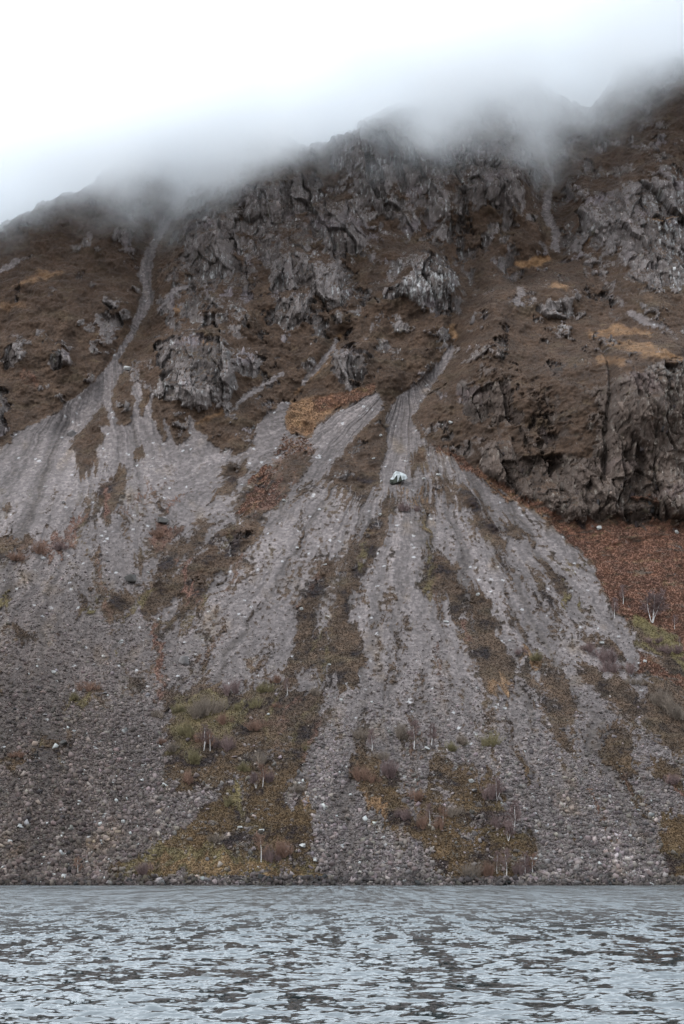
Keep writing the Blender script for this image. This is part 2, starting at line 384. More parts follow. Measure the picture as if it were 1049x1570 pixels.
def large(u, v):
    D = np.zeros(u.shape, np.float32)
    for x, y, a, sx, sy in BUMPS:
        D += a * np.exp(-((u - x) / sx) ** 2 - ((v - y) / sy) ** 2)
    for pts, a, w in GULL:
        D += a * np.exp(-(dseg(u, v, pts) / w) ** 2)
    # right-hand cliff: near-vertical wall above the bracken
    g = sstep(690, 760, u)
    foot = np.interp(u, [640, 720, 800, 870, 1049, 1500], [650, 700, 765, 800, 798, 780])
    h = foot - v
    D += g * np.interp(h, [-40, 0, 15, 120, 210, 330, 480], [-2, 0, 9, 40, 40, 14, 0]) * np.interp(u, [720, 800, 900, 1049], [.55, .7, .9, 1.05])
    # the main fan stands proud of the bracken slope, its edge a crest
    ex = np.interp(v, [640, 700, 760, 800, 850, 900, 960, 1000, 1040, 1200, 1400], [640, 690, 775, 828, 880, 915, 960, 1005, 1040, 1120, 1200])
    fan = np.clip((ex - u), -160, 400)
    D += sstep(660, 800, v) * (np.where(fan > 0, 16 * (1 - np.exp(-fan / 110)), 6 * fan / 160))
    # hollow between the two fans
    D += -7 * np.exp(-(dseg(u, v, [(420, 640), (330, 860), (200, 1060), (120, 1300)]) / 90) ** 2)
    # broad cone of the left scree
    D += 7 * np.exp(-((u - 40) / 170) ** 2) * sstep(640, 800, v) * 1.0
    return D

# ------------------------------------------------------------------ hillside grid
SKY = [(-900,560),(-300,470),(0,325),(95,284),(180,215),(260,178),(330,168),(400,180),(445,200),(468,212),(492,206),(560,178),(612,150),(660,135),(720,95),(790,88),(850,112),(900,140),(935,150),(960,118),(985,84),(1049,72),(1300,40),(2000,60)]
qa = np.concatenate([np.linspace(-.46, -.185, 110)[:-1], np.linspace(-.185, .185, 1180), np.linspace(.185, .46, 110)[1:]])
NR = 1240
NC = len(qa)
ucol = 524.5 + FPX * qa
vs_ = np.interp(ucol, [p[0] for p in SKY], [p[1] for p in SKY])
vs_ = vs_ + 8 * fbm(ucol / 34, ucol * 0, 6, 5, .6)
t = np.linspace(0, 1, NR)[:, None]
Vb = 1366.5 + (vs_[None, :] - 1366.5) * t
Yb, Zb = base_at_v(Vb)
X = qa[None, :] * Yb
Ub, _ = project(X, Yb, Zb)
D = large(Ub, Vb)
top = sstep(0.965, 1.0, t)
Y1 = Yb - D
S = np.interp(Zb, _zz, _arc)
ter_noise = lambda s, sc, o, sd: fbm(X / sc, S / sc, o, sd)
above = 1 - look(WS[0], Ub, Vb)
up = sstep(.4, .9, above) * sstep(1000, 820, Vb + 0 * Ub)
# medium relief
D2 = up * (7.0 * fbm(X / 50, S / 75, 3, 1) + 3.0 * fbm(X / 17, S / 26, 4, 2) + 9.0 * look(CMS, Ub, Vb))
D2 += (1 - up) * (1.2 * fbm(X / 60, S / 90, 3, 3))
u2, v2 = project(X, Y1 - D2, Zb)
warp = 2.5
wu = u2 + warp * fbm(X / 6, S / 7, 4, 11) + 3 * fbm(X / 25, S / 30, 2, 12)
wv = v2 + warp * 1.6 * fbm(X / 6, S / 8, 4, 13)
# flow lines down the fans
ap1 = np.arctan2(u2 - 628, np.maximum(v2 - 560, 20)); r1 = np.hypot(u2 - 628, v2 - 560)
ap2 = np.arctan2(u2 - 170, np.maximum(v2 - 470, 20))
wl = sstep(150, 330, u2 + (v2 - 900) * 0.15)
_wa = .035 * fbm(X / 22, S / 30, 3, 30)
ap1 = ap1 + _wa; ap2 = ap2 + _wa
st1 = fbm(ap1 * 22, r1 / 420, 5, 31, .6); st2 = fbm(ap2 * 20, v2 / 420, 5, 32, .6)
lowz = sstep(640, 760, v2)
r2_ = np.hypot(u2 - 170, v2 - 470)
lg = (30 * fbm(ap1 * 30, r1 / 110, 4, 37, .6) * wl + 26 * fbm(ap2 * 26, v2 / 100, 4, 38, .6) * (1 - wl)) * lowz
lt = (8 * fbm(X / 8, S / 14, 4, 39, .6) + 9 * fbm(X / 26, S / 40, 2, 40)) * lowz
dxr = wl * (u2 - 628) / r1 + (1 - wl) * (u2 - 170) / r2_; dyr = wl * (v2 - 560) / r1 + (1 - wl) * (v2 - 470) / r2_
wu = wu + lg * dxr + lt * dyr; wv = wv + lg * dyr - lt * dxr
wts = [look(W[k], wu, wv) for k in range(7)]
scree = wts[SCR] + .27 * sstep(1030, 1075, v2) * (1 - wts[SCR]) * sstep(1000, 900, u2)
n_a = fbm(X / 4, S / 7, 4, 21)
n_big = fbm(X / 30, S / 45, 3, 22)
streak = st1 * wl + st2 * (1 - wl)
runnel = -np.abs(fbm(ap1 * 34, r1 / 600, 2, 33)) * wl - np.abs(fbm(ap2 * 26, v2 / 600, 2, 34)) * (1 - wl)
# ragged margins: stones spill into the heather, tufts into the scree
rag = fbm(ap1 * 42, r1 / 38, 5, 35, .6) * wl + fbm(ap2 * 38, v2 / 38, 5, 36, .6) * (1 - wl)
lowz = sstep(640, 760, v2)
edge = 4 * scree * (1 - scree)
rib = sstep(.35, .95, fbm(ap1 * 75, r1 / 260, 3, 43, .5) * wl + fbm(ap2 * 65, v2 / 260, 3, 44, .5) * (1 - wl)) * lowz
scree = np.clip(scree + .55 * rib * (1 - scree) * sstep(.02, .3, scree + .25), 0, 1)
sm = sstep(.34, .66, scree + .40 * fbm(X / 1.3, S / 1.8, 3, 45, .6) * np.clip(edge * 2 + .15 * lowz, 0, 1) + ((.20 + .22 * up) * n_a + (.55 * rag + .25 * streak) * lowz) * np.clip(edge * 1.3, 0, 1) + .02)
near = 1 - look(WS[0], wu, wv)
tuft = sstep(.72, 1.15, .75 * fbm(X / 2.4, S / 3.4, 4, 41) + .65 * rag + .45 * streak + .4 * n_big + 1.5 * np.clip(near, 0, .6) + .3 * sstep(1250, 1100, v2) * sstep(640, 800, v2) + .06 - .35 * sstep(300, 60, u2)) * lowz
mossy = sstep(.2, 1.3, .6 * rag + .5 * n_big + .4 * n_a + .6 * near) * lowz
sm_t = sm * (1 - .95 * tuft)
# crags
rz0 = look(CM, u2 + 14 * fbm(X / 14, S / 16, 4, 51), v2 + 14 * fbm(X / 14, S / 16, 4, 52))
rockzone = sstep(.22, .62, rz0 + np.clip(rz0 * 4, 0, 1) * (.42 * fbm(X / 7, S / 11, 5, 54, .6) - .30 * sstep(.25, .8, fbm(X / 17 + S / 60, S / 5.5, 4, 55, .6)) * sstep(1.15, .8, rz0))) * np.clip(rz0 * 1.6, .5, 1.2)
gen = sstep(.05, .5, fbm(X / 14, S / 20, 5, 53, .65) + .25 * np.exp(-((v2 - 330) / 130) ** 2) * sstep(180, 300, u2) - .25 * sstep(260, 100, u2) - .1)
gen = gen * .85 * up
rockzone = np.clip(np.maximum(rockzone, gen), 0, 1.3) * (1 - sm) * sstep(.9, .5, wts[BRA] + wts[OCH])
Zs = S
bx = X + 2.5 * fbm(X / 20, Zs / 20, 2, 61); bz = Zs + 3 * fbm(X / 20, Zs / 20, 2, 62)
Dr = np.zeros_like(D)
cellshade = np.zeros_like(D)
crack = np.zeros_like(D)
for sc, amp, sd in ((18, 9.5, 1), (8, 4.2, 2), (3.6, 1.7, 3), (1.5, .6, 4)):
    f1, gap, val, ox, oy, tx, ty = worley(bx / sc + .14 * bz / sc * (1 if sc > 5 else -.6), bz / (sc * (4.2 if sc > 5 else 2.8)), sd, True)
    Dr += amp * ((val - .5) * .9 + .8 * (ox * tx) + oy * (ty * .35 - .12) - .05 * sstep(.09, 0, gap))
    cellshade += (val - .5) * (.8 if sc > 3 else .5)
    crack = np.maximum(crack, sstep(.10, .0, gap) * (.5 if sc > 4 else .3))
Dr += .45 * fbm(X / 1.3, S / 11, 3, 63) + .9 * fbm(X / 4, S / 16, 2, 64) + 1.0 * fbm(X / 9, S / 9, 4, 65)
Dr *= np.clip(rockzone, 0, 1.15) ** 1.3
# small relief on the rest
veg = (1 - sm) * (1 - np.clip(rockzone, 0, 1))
Dv = veg * (.6 * fbm(X / 2.0, S / 2.4, 3, 71) + (1.0 + 1.2 * up) * fbm(X / 7, S / 9, 3, 72))
# embankment where old heather stands a little above the bare runnels
Dv += (1 - sm_t) * .55 * (1 - up)
f1, gap, val, ox, oy, tx, ty = worley(X / 1.4, S / 1.6, 8)
coarse = np.clip(.18 + 1.0 * sstep(860, 1330, v2) + .35 * sstep(500, 100, u2) * sstep(760, 900, v2), .18, 1.2)
Ds = sm_t * (coarse * .6 * (.9 * (val - .35) + .55 * (ox * tx + oy * ty)) * sstep(-.2, .1, gap) + .9 * (runnel * 1.1) + .8 * streak)
edge_top = top * (6 + 10 * top)
Dall = D + D2 + Dr + Dv + Ds
Yf = Yb - Dall + edge_top
# shore: break the waterline with blocks
Zf = Zb.copy()
shore = sstep(6, 0, Zb)
Zf += shore * (.35 * fbm(X / 1.5, S / 1.5, 3, 81))
# normals for slope dependent cover
def normals(Xa, Ya, Za):
    P_ = np.stack([Xa, Ya, Za], -1)
    du = np.gradient(P_, axis=1); dv = np.gradient(P_, axis=0)
    n = np.cross(du, dv); n /= np.linalg.norm(n, axis=-1, keepdims=True) + 1e-9
    return n * np.sign(n[..., 2:3] + 1e-6) if False else n
nrm = normals(X, Yf, Zf)
flip = -1 if nrm[NR // 2, NC // 2, 1] > 0 else 1
nrm *= flip
nz = nrm[..., 2]
rock = rockzone * sstep(.84, .56, nz + .20 * fbm(X / 2.5, S / 3, 4, 91, .65))
rock = np.clip(sstep(.25, .6, rock), 0, 1)

# ------------------------------------------------------------------ albedo
def col(r, g, b): return np.array([r, g, b], np.float32)
def mixc(a, b, f): return a * (1 - f[..., None]) + b * f[..., None]
hue = np.clip(.5 + .5 * fbm(X / 9, S / 12, 4, 101), 0, 1)
fine = np.clip(.5 + .5 * fbm(X / 1.6, S / 1.7, 3, 102), 0, 1)
C = mixc(col(.034, .0225, .0155) * np.ones(X.shape + (3,), np.float32), col(.068, .043, .028), hue)
C = mixc(C, col(.065, .052, .03), sstep(.55, .95, np.clip(.5 + .5 * fbm(X / 22, S / 14, 3, 103), 0, 1)) * .3)
C *= (.65 + .7 * fine)[..., None]
lowveg = sstep(1080, 1250, v2)
C = mixc(C, C * col(1.0, .95, .68), lowveg)
C = C * (1 - .62 * sstep(-.2, .6, fbm(X / 13, S / 15, 5, 105, .6)) * lowz)[..., None]
C = mixc(C, C * col(.84, .80, .80), up)
C = mixc(C, col(.105, .075, .045), sstep(.5, 1.1, fbm(X / 10, S / 5, 5, 104, .6)) * .45)
# bracken, ochre, olive
def lay(C, w, c0, c1, sharp=.35):
    f = sstep(.5 - sharp, .5 + sharp, w + .25 * n_a * (w > .02))
    base = mixc(c0 * np.ones_like(C), c1, hue) * (.7 + .6 * fine)[..., None]
    return mixc(C, base, f * (w > .02))
C = lay(C, wts[BRA], col(.074, .037, .026), col(.145, .070, .045))
C = lay(C, wts[RED], col(.08, .042, .033), col(.14, .075, .055), .5)
C = lay(C, wts[OCH], col(.125, .068, .036), col(.21, .122, .062), .5)
C = lay(C, wts[OLI], col(.055, .043, .021), col(.115, .090, .038), .5)
# bracken slope broken by dark heather shelves
sh = sstep(.25, .7, fbm(X / 14, S / 5, 5, 111, .6)) * sstep(.5, .9, wts[BRA])
C = mixc(C, col(.035, .028, .022), sh * .85)
brz = sstep(.3, .7, wts[BRA])
C = mixc(C, col(.13, .088, .045), brz * .75 * sstep(.3, .9, fbm(X / 11, S / 8, 5, 112, .6)))
C = mixc(C, col(.050, .034, .024), brz * .8 * sstep(.1, .8, fbm(X / 6, S / 4, 5, 113, .65)))
C = mixc(C, col(.10, .09, .085), brz * .8 * sstep(.75, 1.1, fbm(X / 8, S / 9, 4, 114, .6)))
# scree
leftbrown = sstep(420, 60, u2) * sstep(760, 1050, v2)
low = sstep(850, 1300, v2)
st_b = fbm(ap1 * 10, r1 / 500, 3, 41, .6) * wl + fbm(ap2 * 9, v2 / 500, 3, 42, .6) * (1 - wl)
Cs = mixc(col(.104, .087, .083) * np.ones_like(C), col(.066, .051, .045), np.clip(.8 * leftbrown + .25 * low, 0, 1))
Cs = mixc(Cs, col(.082, .066, .044) * np.ones_like(C), mossy * .65)
Cs = mixc(Cs, col(.078, .060, .050) * np.ones_like(C), sstep(.2, 1.2, -streak - .4 * st_b) * .55)
Cs *= (1 + .22 * np.clip(st_b, -1.5, 1.5) + .38 * np.clip(streak, -1.5, 1.5) + .12 * n_big + .12 * np.clip(rag, -1.5, 1.5))[..., None]
stone = worley(X / 1.3, S / 1.5, 9)[2]
Cs *= (.70 + .62 * stone ** 1.5)[..., None]
Cs = mixc(Cs, col(.36, .36, .36), sstep(.99, .998, stone) * .5)
Cs = mixc(Cs, Cs * col(1.05, .96, .80), sstep(.3, 1.2, fbm(X / 14, S / 30, 3, 121)))
C = mixc(C, Cs, sm_t)
# rock
Cr = mixc(col(.052, .041, .037) * np.ones_like(C), col(.128, .108, .102), np.clip(.5 + .9 * cellshade, 0, 1))
Cr = mixc(Cr, col(.150, .122, .130), sstep(.2, .9, fbm(X / 25, S / 25, 2, 131)) * .6)
lich = sstep(.35, 1.1, fbm(X / 1.6, S / 7.5, 5, 132, .65) + .35 * fbm(X / 20, S / 20, 2, 133) + .35 * sstep(980, 1049, u2) + .6 * np.exp(-((u2 - 658) / 45) ** 2 - ((v2 - 435) / 45) ** 2) + .3 * np.exp(-((u2 - 600) / 120) ** 2 - ((v2 - 250) / 80) ** 2))
Cr = mixc(Cr, col(.31, .305, .30), lich * .8)
Cr = mixc(Cr, col(.045, .042, .04), np.clip(crack, 0, 1) * .5)
Cr = mixc(Cr, col(.05, .048, .046), sstep(.2, 1.0, fbm(X / 2, S / 18, 5, 134, .6)) * .7)
Cr = mixc(Cr, Cr * col(.62, .54, .47), sstep(640, 760, u2) * sstep(500, 600, v2))
Cr = mixc(Cr, col(.10, .09, .055), sstep(.5, 1.2, fbm(X / 6, S / 6, 4, 135)) * .5)
C = mixc(C, Cr, rock)
# wet dark band at the waterline
C = mixc(C, col(.045, .042, .036), sstep(2.4, .9, Zb) * .85)
drift = fbm(X / 45, S / 60, 4, 141, .6)
C = C * (1 + .16 * np.clip(drift, -1.3, 1.3))[..., None]
C = np.clip(C, .01, .7)
Cfin = np.concatenate([C, np.ones(C.shape[:2] + (1,), np.float32)], -1)

# rows behind the crest, so that the ridge has a far side
BK = [(6, -.3), (20, -2), (60, -9), (140, -30), (300, -80)]
Xs, Ys, Zs_, Cl, SMl = [X], [Yf], [Zf], [Cfin], [sm_t]
ROCKl = [rock]
for dy, dz in BK:
    Xs.append(X[-1:] * (1 + dy / 1300)); Ys.append(Yf[-1:] + dy); Zs_.append(Zf[-1:] + dz); Cl.append(Cfin[-1:]); SMl.append(sm_t[-1:] * 0); ROCKl.append(rock[-1:])
GX, GY, GZ = [np.concatenate(a, 0) for a in (Xs, Ys, Zs_)]
GC = np.concatenate(Cl, 0); GS = np.concatenate(SMl, 0); GR = np.concatenate(ROCKl, 0)

def link(o): scene.collection.objects.link(o); return o
def tag(o, label=None, cat=None, group=None, kind=None):
    if label: o['label'] = label
    if cat: o['category'] = cat
    if group: o['group'] = group
    if kind: o['kind'] = kind
    return o
def np_mesh(name, co, faces, colors=None, attrs=None, smooth=False, k=4):
    me = bpy.data.meshes.new(name)
    co = np.ascontiguousarray(co, np.float32).reshape(-1, 3); faces = np.ascontiguousarray(faces, np.int32).reshape(-1, k)
    me.vertices.add(len(co)); me.vertices.foreach_set('co', co.ravel())
    me.loops.add(faces.size); me.loops.foreach_set('vertex_index', faces.ravel())
    me.polygons.add(len(faces))
    me.polygons.foreach_set('loop_start', np.arange(len(faces), dtype=np.int32) * k)
    me.polygons.foreach_set('loop_total', np.full(len(faces), k, np.int32))
    if smooth: me.polygons.foreach_set('use_smooth', np.ones(len(faces), bool))
    if colors is not None:
        a = me.attributes.new('Col', 'FLOAT_COLOR', 'POINT'); a.data.foreach_set('color', np.ascontiguousarray(colors, np.float32).ravel())
    for n, v in (attrs or {}).items():
        a = me.attributes.new(n, 'FLOAT', 'POINT'); a.data.foreach_set('value', np.ascontiguousarray(v, np.float32).ravel())
    me.update(); me.validate(clean_customdata=False)
    return me
def grid_faces(nr, nc):
    i = np.arange(nr * nc, dtype=np.int32).reshape(nr, nc)
    return np.stack([i[:-1, :-1], i[:-1, 1:], i[1:, 1:], i[1:, :-1]], -1).reshape(-1, 4)

# ------------------------------------------------------------------ materials
def new_mat(name):
    m = bpy.data.materials.new(name); m.use_nodes = True
    nt = m.node_tree; nt.nodes.clear()
    out = nt.nodes.new('ShaderNodeOutputMaterial'); b = nt.nodes.new('ShaderNodeBsdfPrincipled')
    nt.links.new(b.outputs[0], out.inputs[0])
    b.inputs['Roughness'].default_value = .9
    b.inputs['Specular IOR Level'].default_value = .2
    return m, nt, b, out
def attr_mat(name, lo=.75, hi=1.25, scale=1.2, bump=.3, rough=.9, spec=.2):
    m, nt, b, out = new_mat(name)
    N = nt.nodes.new; L = nt.links.new
    at = N('ShaderNodeAttribute'); at.attribute_name = 'Col'
    tc = N('ShaderNodeTexCoord')
    no = N('ShaderNodeTexNoise'); no.inputs['Scale'].default_value = scale; no.inputs['Detail'].default_value = 5; no.inputs['Roughness'].default_value = .7
    L(tc.outputs['Object'], no.inputs['Vector'])
    mr = N('ShaderNodeMapRange'); mr.inputs[1].default_value = .3; mr.inputs[2].default_value = .7; mr.inputs[3].default_value = lo; mr.inputs[4].default_value = hi
    L(no.outputs[0], mr.inputs[0])
    mu = N('ShaderNodeVectorMath'); mu.operation = 'SCALE'
    L(at.outputs['Color'], mu.inputs[0]); L(mr.outputs[0], mu.inputs['Scale'])
    L(mu.outputs[0], b.inputs['Base Color'])
    bu = N('ShaderNodeBump'); bu.inputs['Strength'].default_value = bump; bu.inputs['Distance'].default_value = .5
    L(no.outputs[0], bu.inputs['Height']); L(bu.outputs[0], b.inputs['Normal'])
    b.inputs['Roughness'].default_value = rough; b.inputs['Specular IOR Level'].default_value = spec
    return m
def plain_mat(name, c, var=.35, scale=3, rough=.85):
    m, nt, b, out = new_mat(name)
    N = nt.nodes.new; L = nt.links.new
    tc = N('ShaderNodeTexCoord'); no = N('ShaderNodeTexNoise'); no.inputs['Scale'].default_value = scale; no.inputs['Detail'].default_value = 5
    oi = N('ShaderNodeObjectInfo')
    L(tc.outputs['Object'], no.inputs['Vector'])
    cr = N('ShaderNodeValToRGB'); cr.color_ramp.elements[0].position = .35; cr.color_ramp.elements[1].position = .65
    cr.color_ramp.elements[0].color = (*[x * (1 - var) for x in c], 1); cr.color_ramp.elements[1].color = (*[min(.9, x * (1 + var)) for x in c], 1)
    L(no.outputs[0], cr.inputs[0]); L(cr.outputs[0], b.inputs['Base Color'])
    bu = N('ShaderNodeBump'); bu.inputs['Strength'].default_value = .4; bu.inputs['Distance'].default_value = .1
    L(no.outputs[0], bu.inputs['Height']); L(bu.outputs[0], b.inputs['Normal'])
    b.inputs['Roughness'].default_value = rough
    return m

M_hill = attr_mat('hillside_ground', .72, 1.28, 1.3, .35)
M_stone = attr_mat('scree_stone', .8, 1.2, 2.5, .3)
M_tuft = attr_mat('heather_tuft', .8, 1.2, 2.5, .1)

hill_co = np.stack([GX, GY, GZ], -1)
fc = grid_faces(*GX.shape)
if flip < 0: fc = fc[:, ::-1]
hill = link(bpy.data.objects.new('hillside', np_mesh('hillside', hill_co, fc, GC)))
hill.data.materials.append(M_hill)
tag(hill, kind='structure')

# ------------------------------------------------------------------ lookup on the finished slope: photo pixel -> ground point
UU, VV = project(X, Yf, Zf)
inview = (UU > -60) & (UU < 1110) & (VV > 60) & (VV < 1362)
def ground_at(u, v):
    c = int(np.argmin(np.abs(UU[NR // 2] - u)))
    best = None
    for it in range(3):
        r = int(np.argmin(np.abs(VV[:, c] - v)))
        du = u - UU[r, c]
        c = int(np.clip(c + round(du / (FPX * .37 / 1179)), 0, NC - 1))
    r = int(np.argmin(np.abs(VV[:, c] - v)))
    return Vector((float(X[r, c]), float(Yf[r, c]), float(Zf[r, c]))), r, c

# ------------------------------------------------------------------ loose stones of the scree (nobody could count them)
def rand_rot(n, r):
    q = r.normal(size=(n, 4)); q /= np.linalg.norm(q, axis=1, keepdims=True)
    w, x, y, z = q.T
    return np.stack([np.stack([1 - 2 * (y * y + z * z), 2 * (x * y - w * z), 2 * (x * z + w * y)], -1),
                     np.stack([2 * (x * y + w * z), 1 - 2 * (x * x + z * z), 2 * (y * z - w * x)], -1),
                     np.stack([2 * (x * z - w * y), 2 * (y * z + w * x), 1 - 2 * (x * x + y * y)], -1)], -2)
CUBE = np.array([[-1,-1,-1],[1,-1,-1],[1,1,-1],[-1,1,-1],[-1,-1,1],[1,-1,1],[1,1,1],[-1,1,1]], np.float32) * .5
CF = np.array([[0,3,2,1],[4,5,6,7],[0,1,5,4],[1,2,6,5],[2,3,7,6],[3,0,4,7]], np.int32)
def pick(wt, n, r):
    p = (wt * inview).ravel().astype(np.float64); p = p.cumsum(); p /= p[-1]
    return np.searchsorted(p, r.random(n))
def stones(name, wt, n, s0, s1, r, bright=1.0):
    idx = pick(wt, n, r)
    P0 = np.stack([X.ravel()[idx], Yf.ravel()[idx], Zf.ravel()[idx]], -1) + r.normal(size=(n, 3)) * .3 * np.array([1, 0.0, 0.0])
    sc_ = s0 * np.exp(r.exponential(.42, n)); sc_ = np.minimum(sc_, s1) * coarse.ravel()[idx] ** .8
    dims = np.stack([sc_, sc_ * r.uniform(.55, 1, n), sc_ * r.uniform(.3, .7, n)], -1)
    jit = 1 + r.uniform(-.5, .3, (n, 8, 3))
    v = CUBE[None] * jit * dims[:, None, :]
    R = rand_rot(n, r)
    v = np.einsum('nij,nkj->nki', R, v)
    nn = nrm.reshape(-1, 3)[idx]
    v = v + (P0 + nn * (sc_ * .12)[:, None])[:, None, :]
    f = (CF[None] + (np.arange(n) * 8)[:, None, None]).reshape(-1, 4)
    base = Cs.reshape(-1, 3)[idx] / (.70 + .62 * stone.ravel()[idx] ** 1.5)[:, None]
    base = np.clip(base, .03, .35)
    tone = np.clip(r.lognormal(-.04, .38, n), .4, 2.4) * bright
    c = base * tone[:, None] * (1 + r.normal(size=(n, 3)) * .03)
    pale = r.random(n) > .9955
    c = np.where(pale[:, None], np.array([.27, .27, .26]), c)
    c = np.clip(c, .02, .5)
    cc = np.concatenate([np.repeat(c[:, None, :], 8, 1), np.ones((n, 8, 1))], -1)
    return np_mesh(name, v, f, cc)
wst = sm_t * (.25 + .75 * coarse) * (1 + .85 * np.clip(streak + .5 * st_b, -1, 1.2)) * (sstep(.0, 2., Zb)) * (1 + 1.2 * sstep(1330, 1350, v2))
me = stones('scree', wst + .02 * (1 - sm) * sstep(1000, 1200, v2), 185000, .27, 1.9, rng)
scr = link(bpy.data.objects.new('scree', me)); me.materials.append(M_stone); tag(scr, kind='stuff')
me = stones('rock_debris', up * (1 - sm) * (.10 + np.clip(rz0, 0, 1) + gen) * sstep(150, 260, u2) , 9000, .35, 1.9, rng, 1.25)
o = link(bpy.data.objects.new('rock_debris', me)); me.materials.append(M_stone); tag(o, kind='stuff')
# blocks that the waves wash
me = stones('shore_rubble', sstep(-.6, -.2, Zb) * sstep(3.5, 1.5, Zb), 9000, .35, 1.9, rng, .5)
o = link(bpy.data.objects.new('shore_rubble', me)); me.materials.append(M_stone); tag(o, kind='stuff')

# ------------------------------------------------------------------ jointed blocks of the crags
def crag_blocks(name, n, r):
    idx = pick((.03 * np.clip(rockzone, 0, 1) + rock) * (1 - sm), n, r)
    P0 = np.stack([X.ravel()[idx], Yf.ravel()[idx], Zf.ravel()[idx]], -1)
    sc_ = np.minimum(.5 * np.exp(r.exponential(.45, n)), 2.6)
    dims = np.stack([sc_ * r.uniform(.6, 1.2, n), sc_ * r.uniform(.5, .8, n), sc_ * r.uniform(.9, 2.8, n)], -1)
    v = CUBE[None] * (1 + r.uniform(-.45, .15, (n, 8, 3))) * dims[:, None, :]
    yaw = r.normal(0, .35, n); tx_ = r.normal(.35, .2, n); ty_ = r.normal(0, .15, n) + .18
    cx_, sx_ = np.cos(tx_), np.sin(tx_)
    v = np.stack([v[..., 0], v[..., 1] * cx_[:, None] + v[..., 2] * sx_[:, None], -v[..., 1] * sx_[:, None] + v[..., 2] * cx_[:, None]], -1)
    c_, s_ = np.cos(yaw), np.sin(yaw)
    v = np.stack([v[..., 0] * c_[:, None] - v[..., 1] * s_[:, None], v[..., 0] * s_[:, None] + v[..., 1] * c_[:, None], v[..., 2]], -1)
    c_, s_ = np.cos(ty_), np.sin(ty_)
    v = np.stack([v[..., 0] * c_[:, None] + v[..., 2] * s_[:, None], v[..., 1], -v[..., 0] * s_[:, None] + v[..., 2] * c_[:, None]], -1)
    v = v + (P0 + np.stack([0 * sc_, sc_ * .22, 0 * sc_], -1))[:, None, :]
    f = (CF[None] + (np.arange(n) * 8)[:, None, None]).reshape(-1, 4)
    base = Cr.reshape(-1, 3)[idx] * np.clip(r.lognormal(.05, .33, n), .45, 2.0)[:, None]
    c = np.repeat(base[:, None, :], 8, 1) * (1 + r.uniform(-.15, .15, (n, 8, 1)))
    return np_mesh(name, v, f, np.concatenate([np.clip(c, .02, .45), np.ones((n, 8, 1))], -1))
me = crag_blocks('crag_rocks', 5000, rng)
o = link(bpy.data.objects.new('crag_rocks', me)); me.materials.append(M_stone); tag(o, kind='structure')

# ------------------------------------------------------------------ heather tufts
def tufts(name, wt, n, h0, h1, r, k=5):
    idx = pick(wt, n, r)
    P0 = np.stack([X.ravel()[idx], Yf.ravel()[idx], Zf.ravel()[idx]], -1)
    h = r.uniform(h0, h1, n); cols = C.reshape(-1, 3)[idx]
    vv = []; ccs = []
    for j in range(k):
        a = r.uniform(0, 2 * np.pi, n); rad = r.uniform(.0, .5, n) * h
        bx_ = P0 + np.stack([np.cos(a) * rad, np.sin(a) * rad * .6, -.1 * h], -1)
        wd = h * r.uniform(.16, .34, n); a2 = r.uniform(-.5, .5, n)
        side = np.stack([np.cos(a2) * wd, np.sin(a2) * wd, 0 * wd], -1)
        tip = bx_ + np.stack([r.normal(0, .3, n) * h, r.normal(0, .2, n) * h - .1 * h, h * r.uniform(.6, 1.1, n)], -1)
        vv.append(np.stack([bx_ - side, bx_ + side, tip], 1))
        tn = r.uniform(.55, .85, n)[:, None] * cols * (1 + r.normal(size=(n, 3)) * .05)
        ccs.append(np.repeat(tn[:, None, :], 3, 1))
    v = np.stack(vv, 1).reshape(-1, 3); c = np.clip(np.stack(ccs, 1).reshape(-1, 3), .01, .5)
    f = np.arange(len(v), dtype=np.int32).reshape(-1, 3)
    return np_mesh(name, v, f, np.concatenate([c, np.ones((len(c), 1))], -1), k=3)
nonr = (1 - sm_t) * (1 - rock) * sstep(1.5, 3, Zb)
me = tufts('heather', nonr * sstep(.4, .1, wts[BRA]) * (.22 + .78 * sstep(700, 1000, v2)), 140000, .2, .5, rng)
o = link(bpy.data.objects.new('heather', me)); me.materials.append(M_tuft); tag(o, kind='stuff')
me = tufts('bracken', (1 - sm_t) * (1 - rock) * sstep(.3, .6, wts[BRA] + wts[RED] * .6) * (1 - .8 * sh), 22000, .3, .8, rng)
o = link(bpy.data.objects.new('bracken', me)); me.materials.append(M_tuft); tag(o, kind='stuff')

# ------------------------------------------------------------------ lake
def waves(xa, ya, spx, spy):
    h = np.zeros(xa.shape, np.float32); dx = h.copy(); dy = h.copy()
    r = np.random.default_rng(5)
    n = 130
    lam = np.exp(r.uniform(np.log(.12), np.log(1.9), n))
    th = r.normal(0, .42, n) + math.radians(-100)
    for l, a in zip(lam, th):
        k = 2 * np.pi / l; kx, ky = k * math.cos(a), k * math.sin(a)
        amp = .0072 * l * (1 if l < 1.5 else 1.5 / l) * WAVE
        res = np.clip(l / (2.2 * np.maximum(np.abs(math.cos(a)) * spx, np.abs(math.sin(a)) * spy)) - .5, 0, 1)
        ph = kx * xa + ky * ya + r.uniform(0, 6.283)
        h += amp * res * np.sin(ph)
        dx += amp * res * math.cos(a) * np.cos(ph) * .8; dy += amp * res * math.sin(a) * np.cos(ph) * .8
    return h, dx, dy
WAVE = .62
vrow = np.concatenate([np.linspace(1640, 1358.0, 1150), [1355]])
tn = np.tan(PITCH - np.arctan((785 - vrow) / FPX) * 1.0 - 0) if False else np.tan(np.arctan((vrow - 785) / FPX) - PITCH)
yr = CAMZ / tn
yr = yr[yr < 800]
yr = np.concatenate([yr, [900, 1200]])
qw = np.concatenate([np.linspace(-.5, -.2, 60)[:-1], np.linspace(-.2, .2, 1000), np.linspace(.2, .5, 60)[1:]])
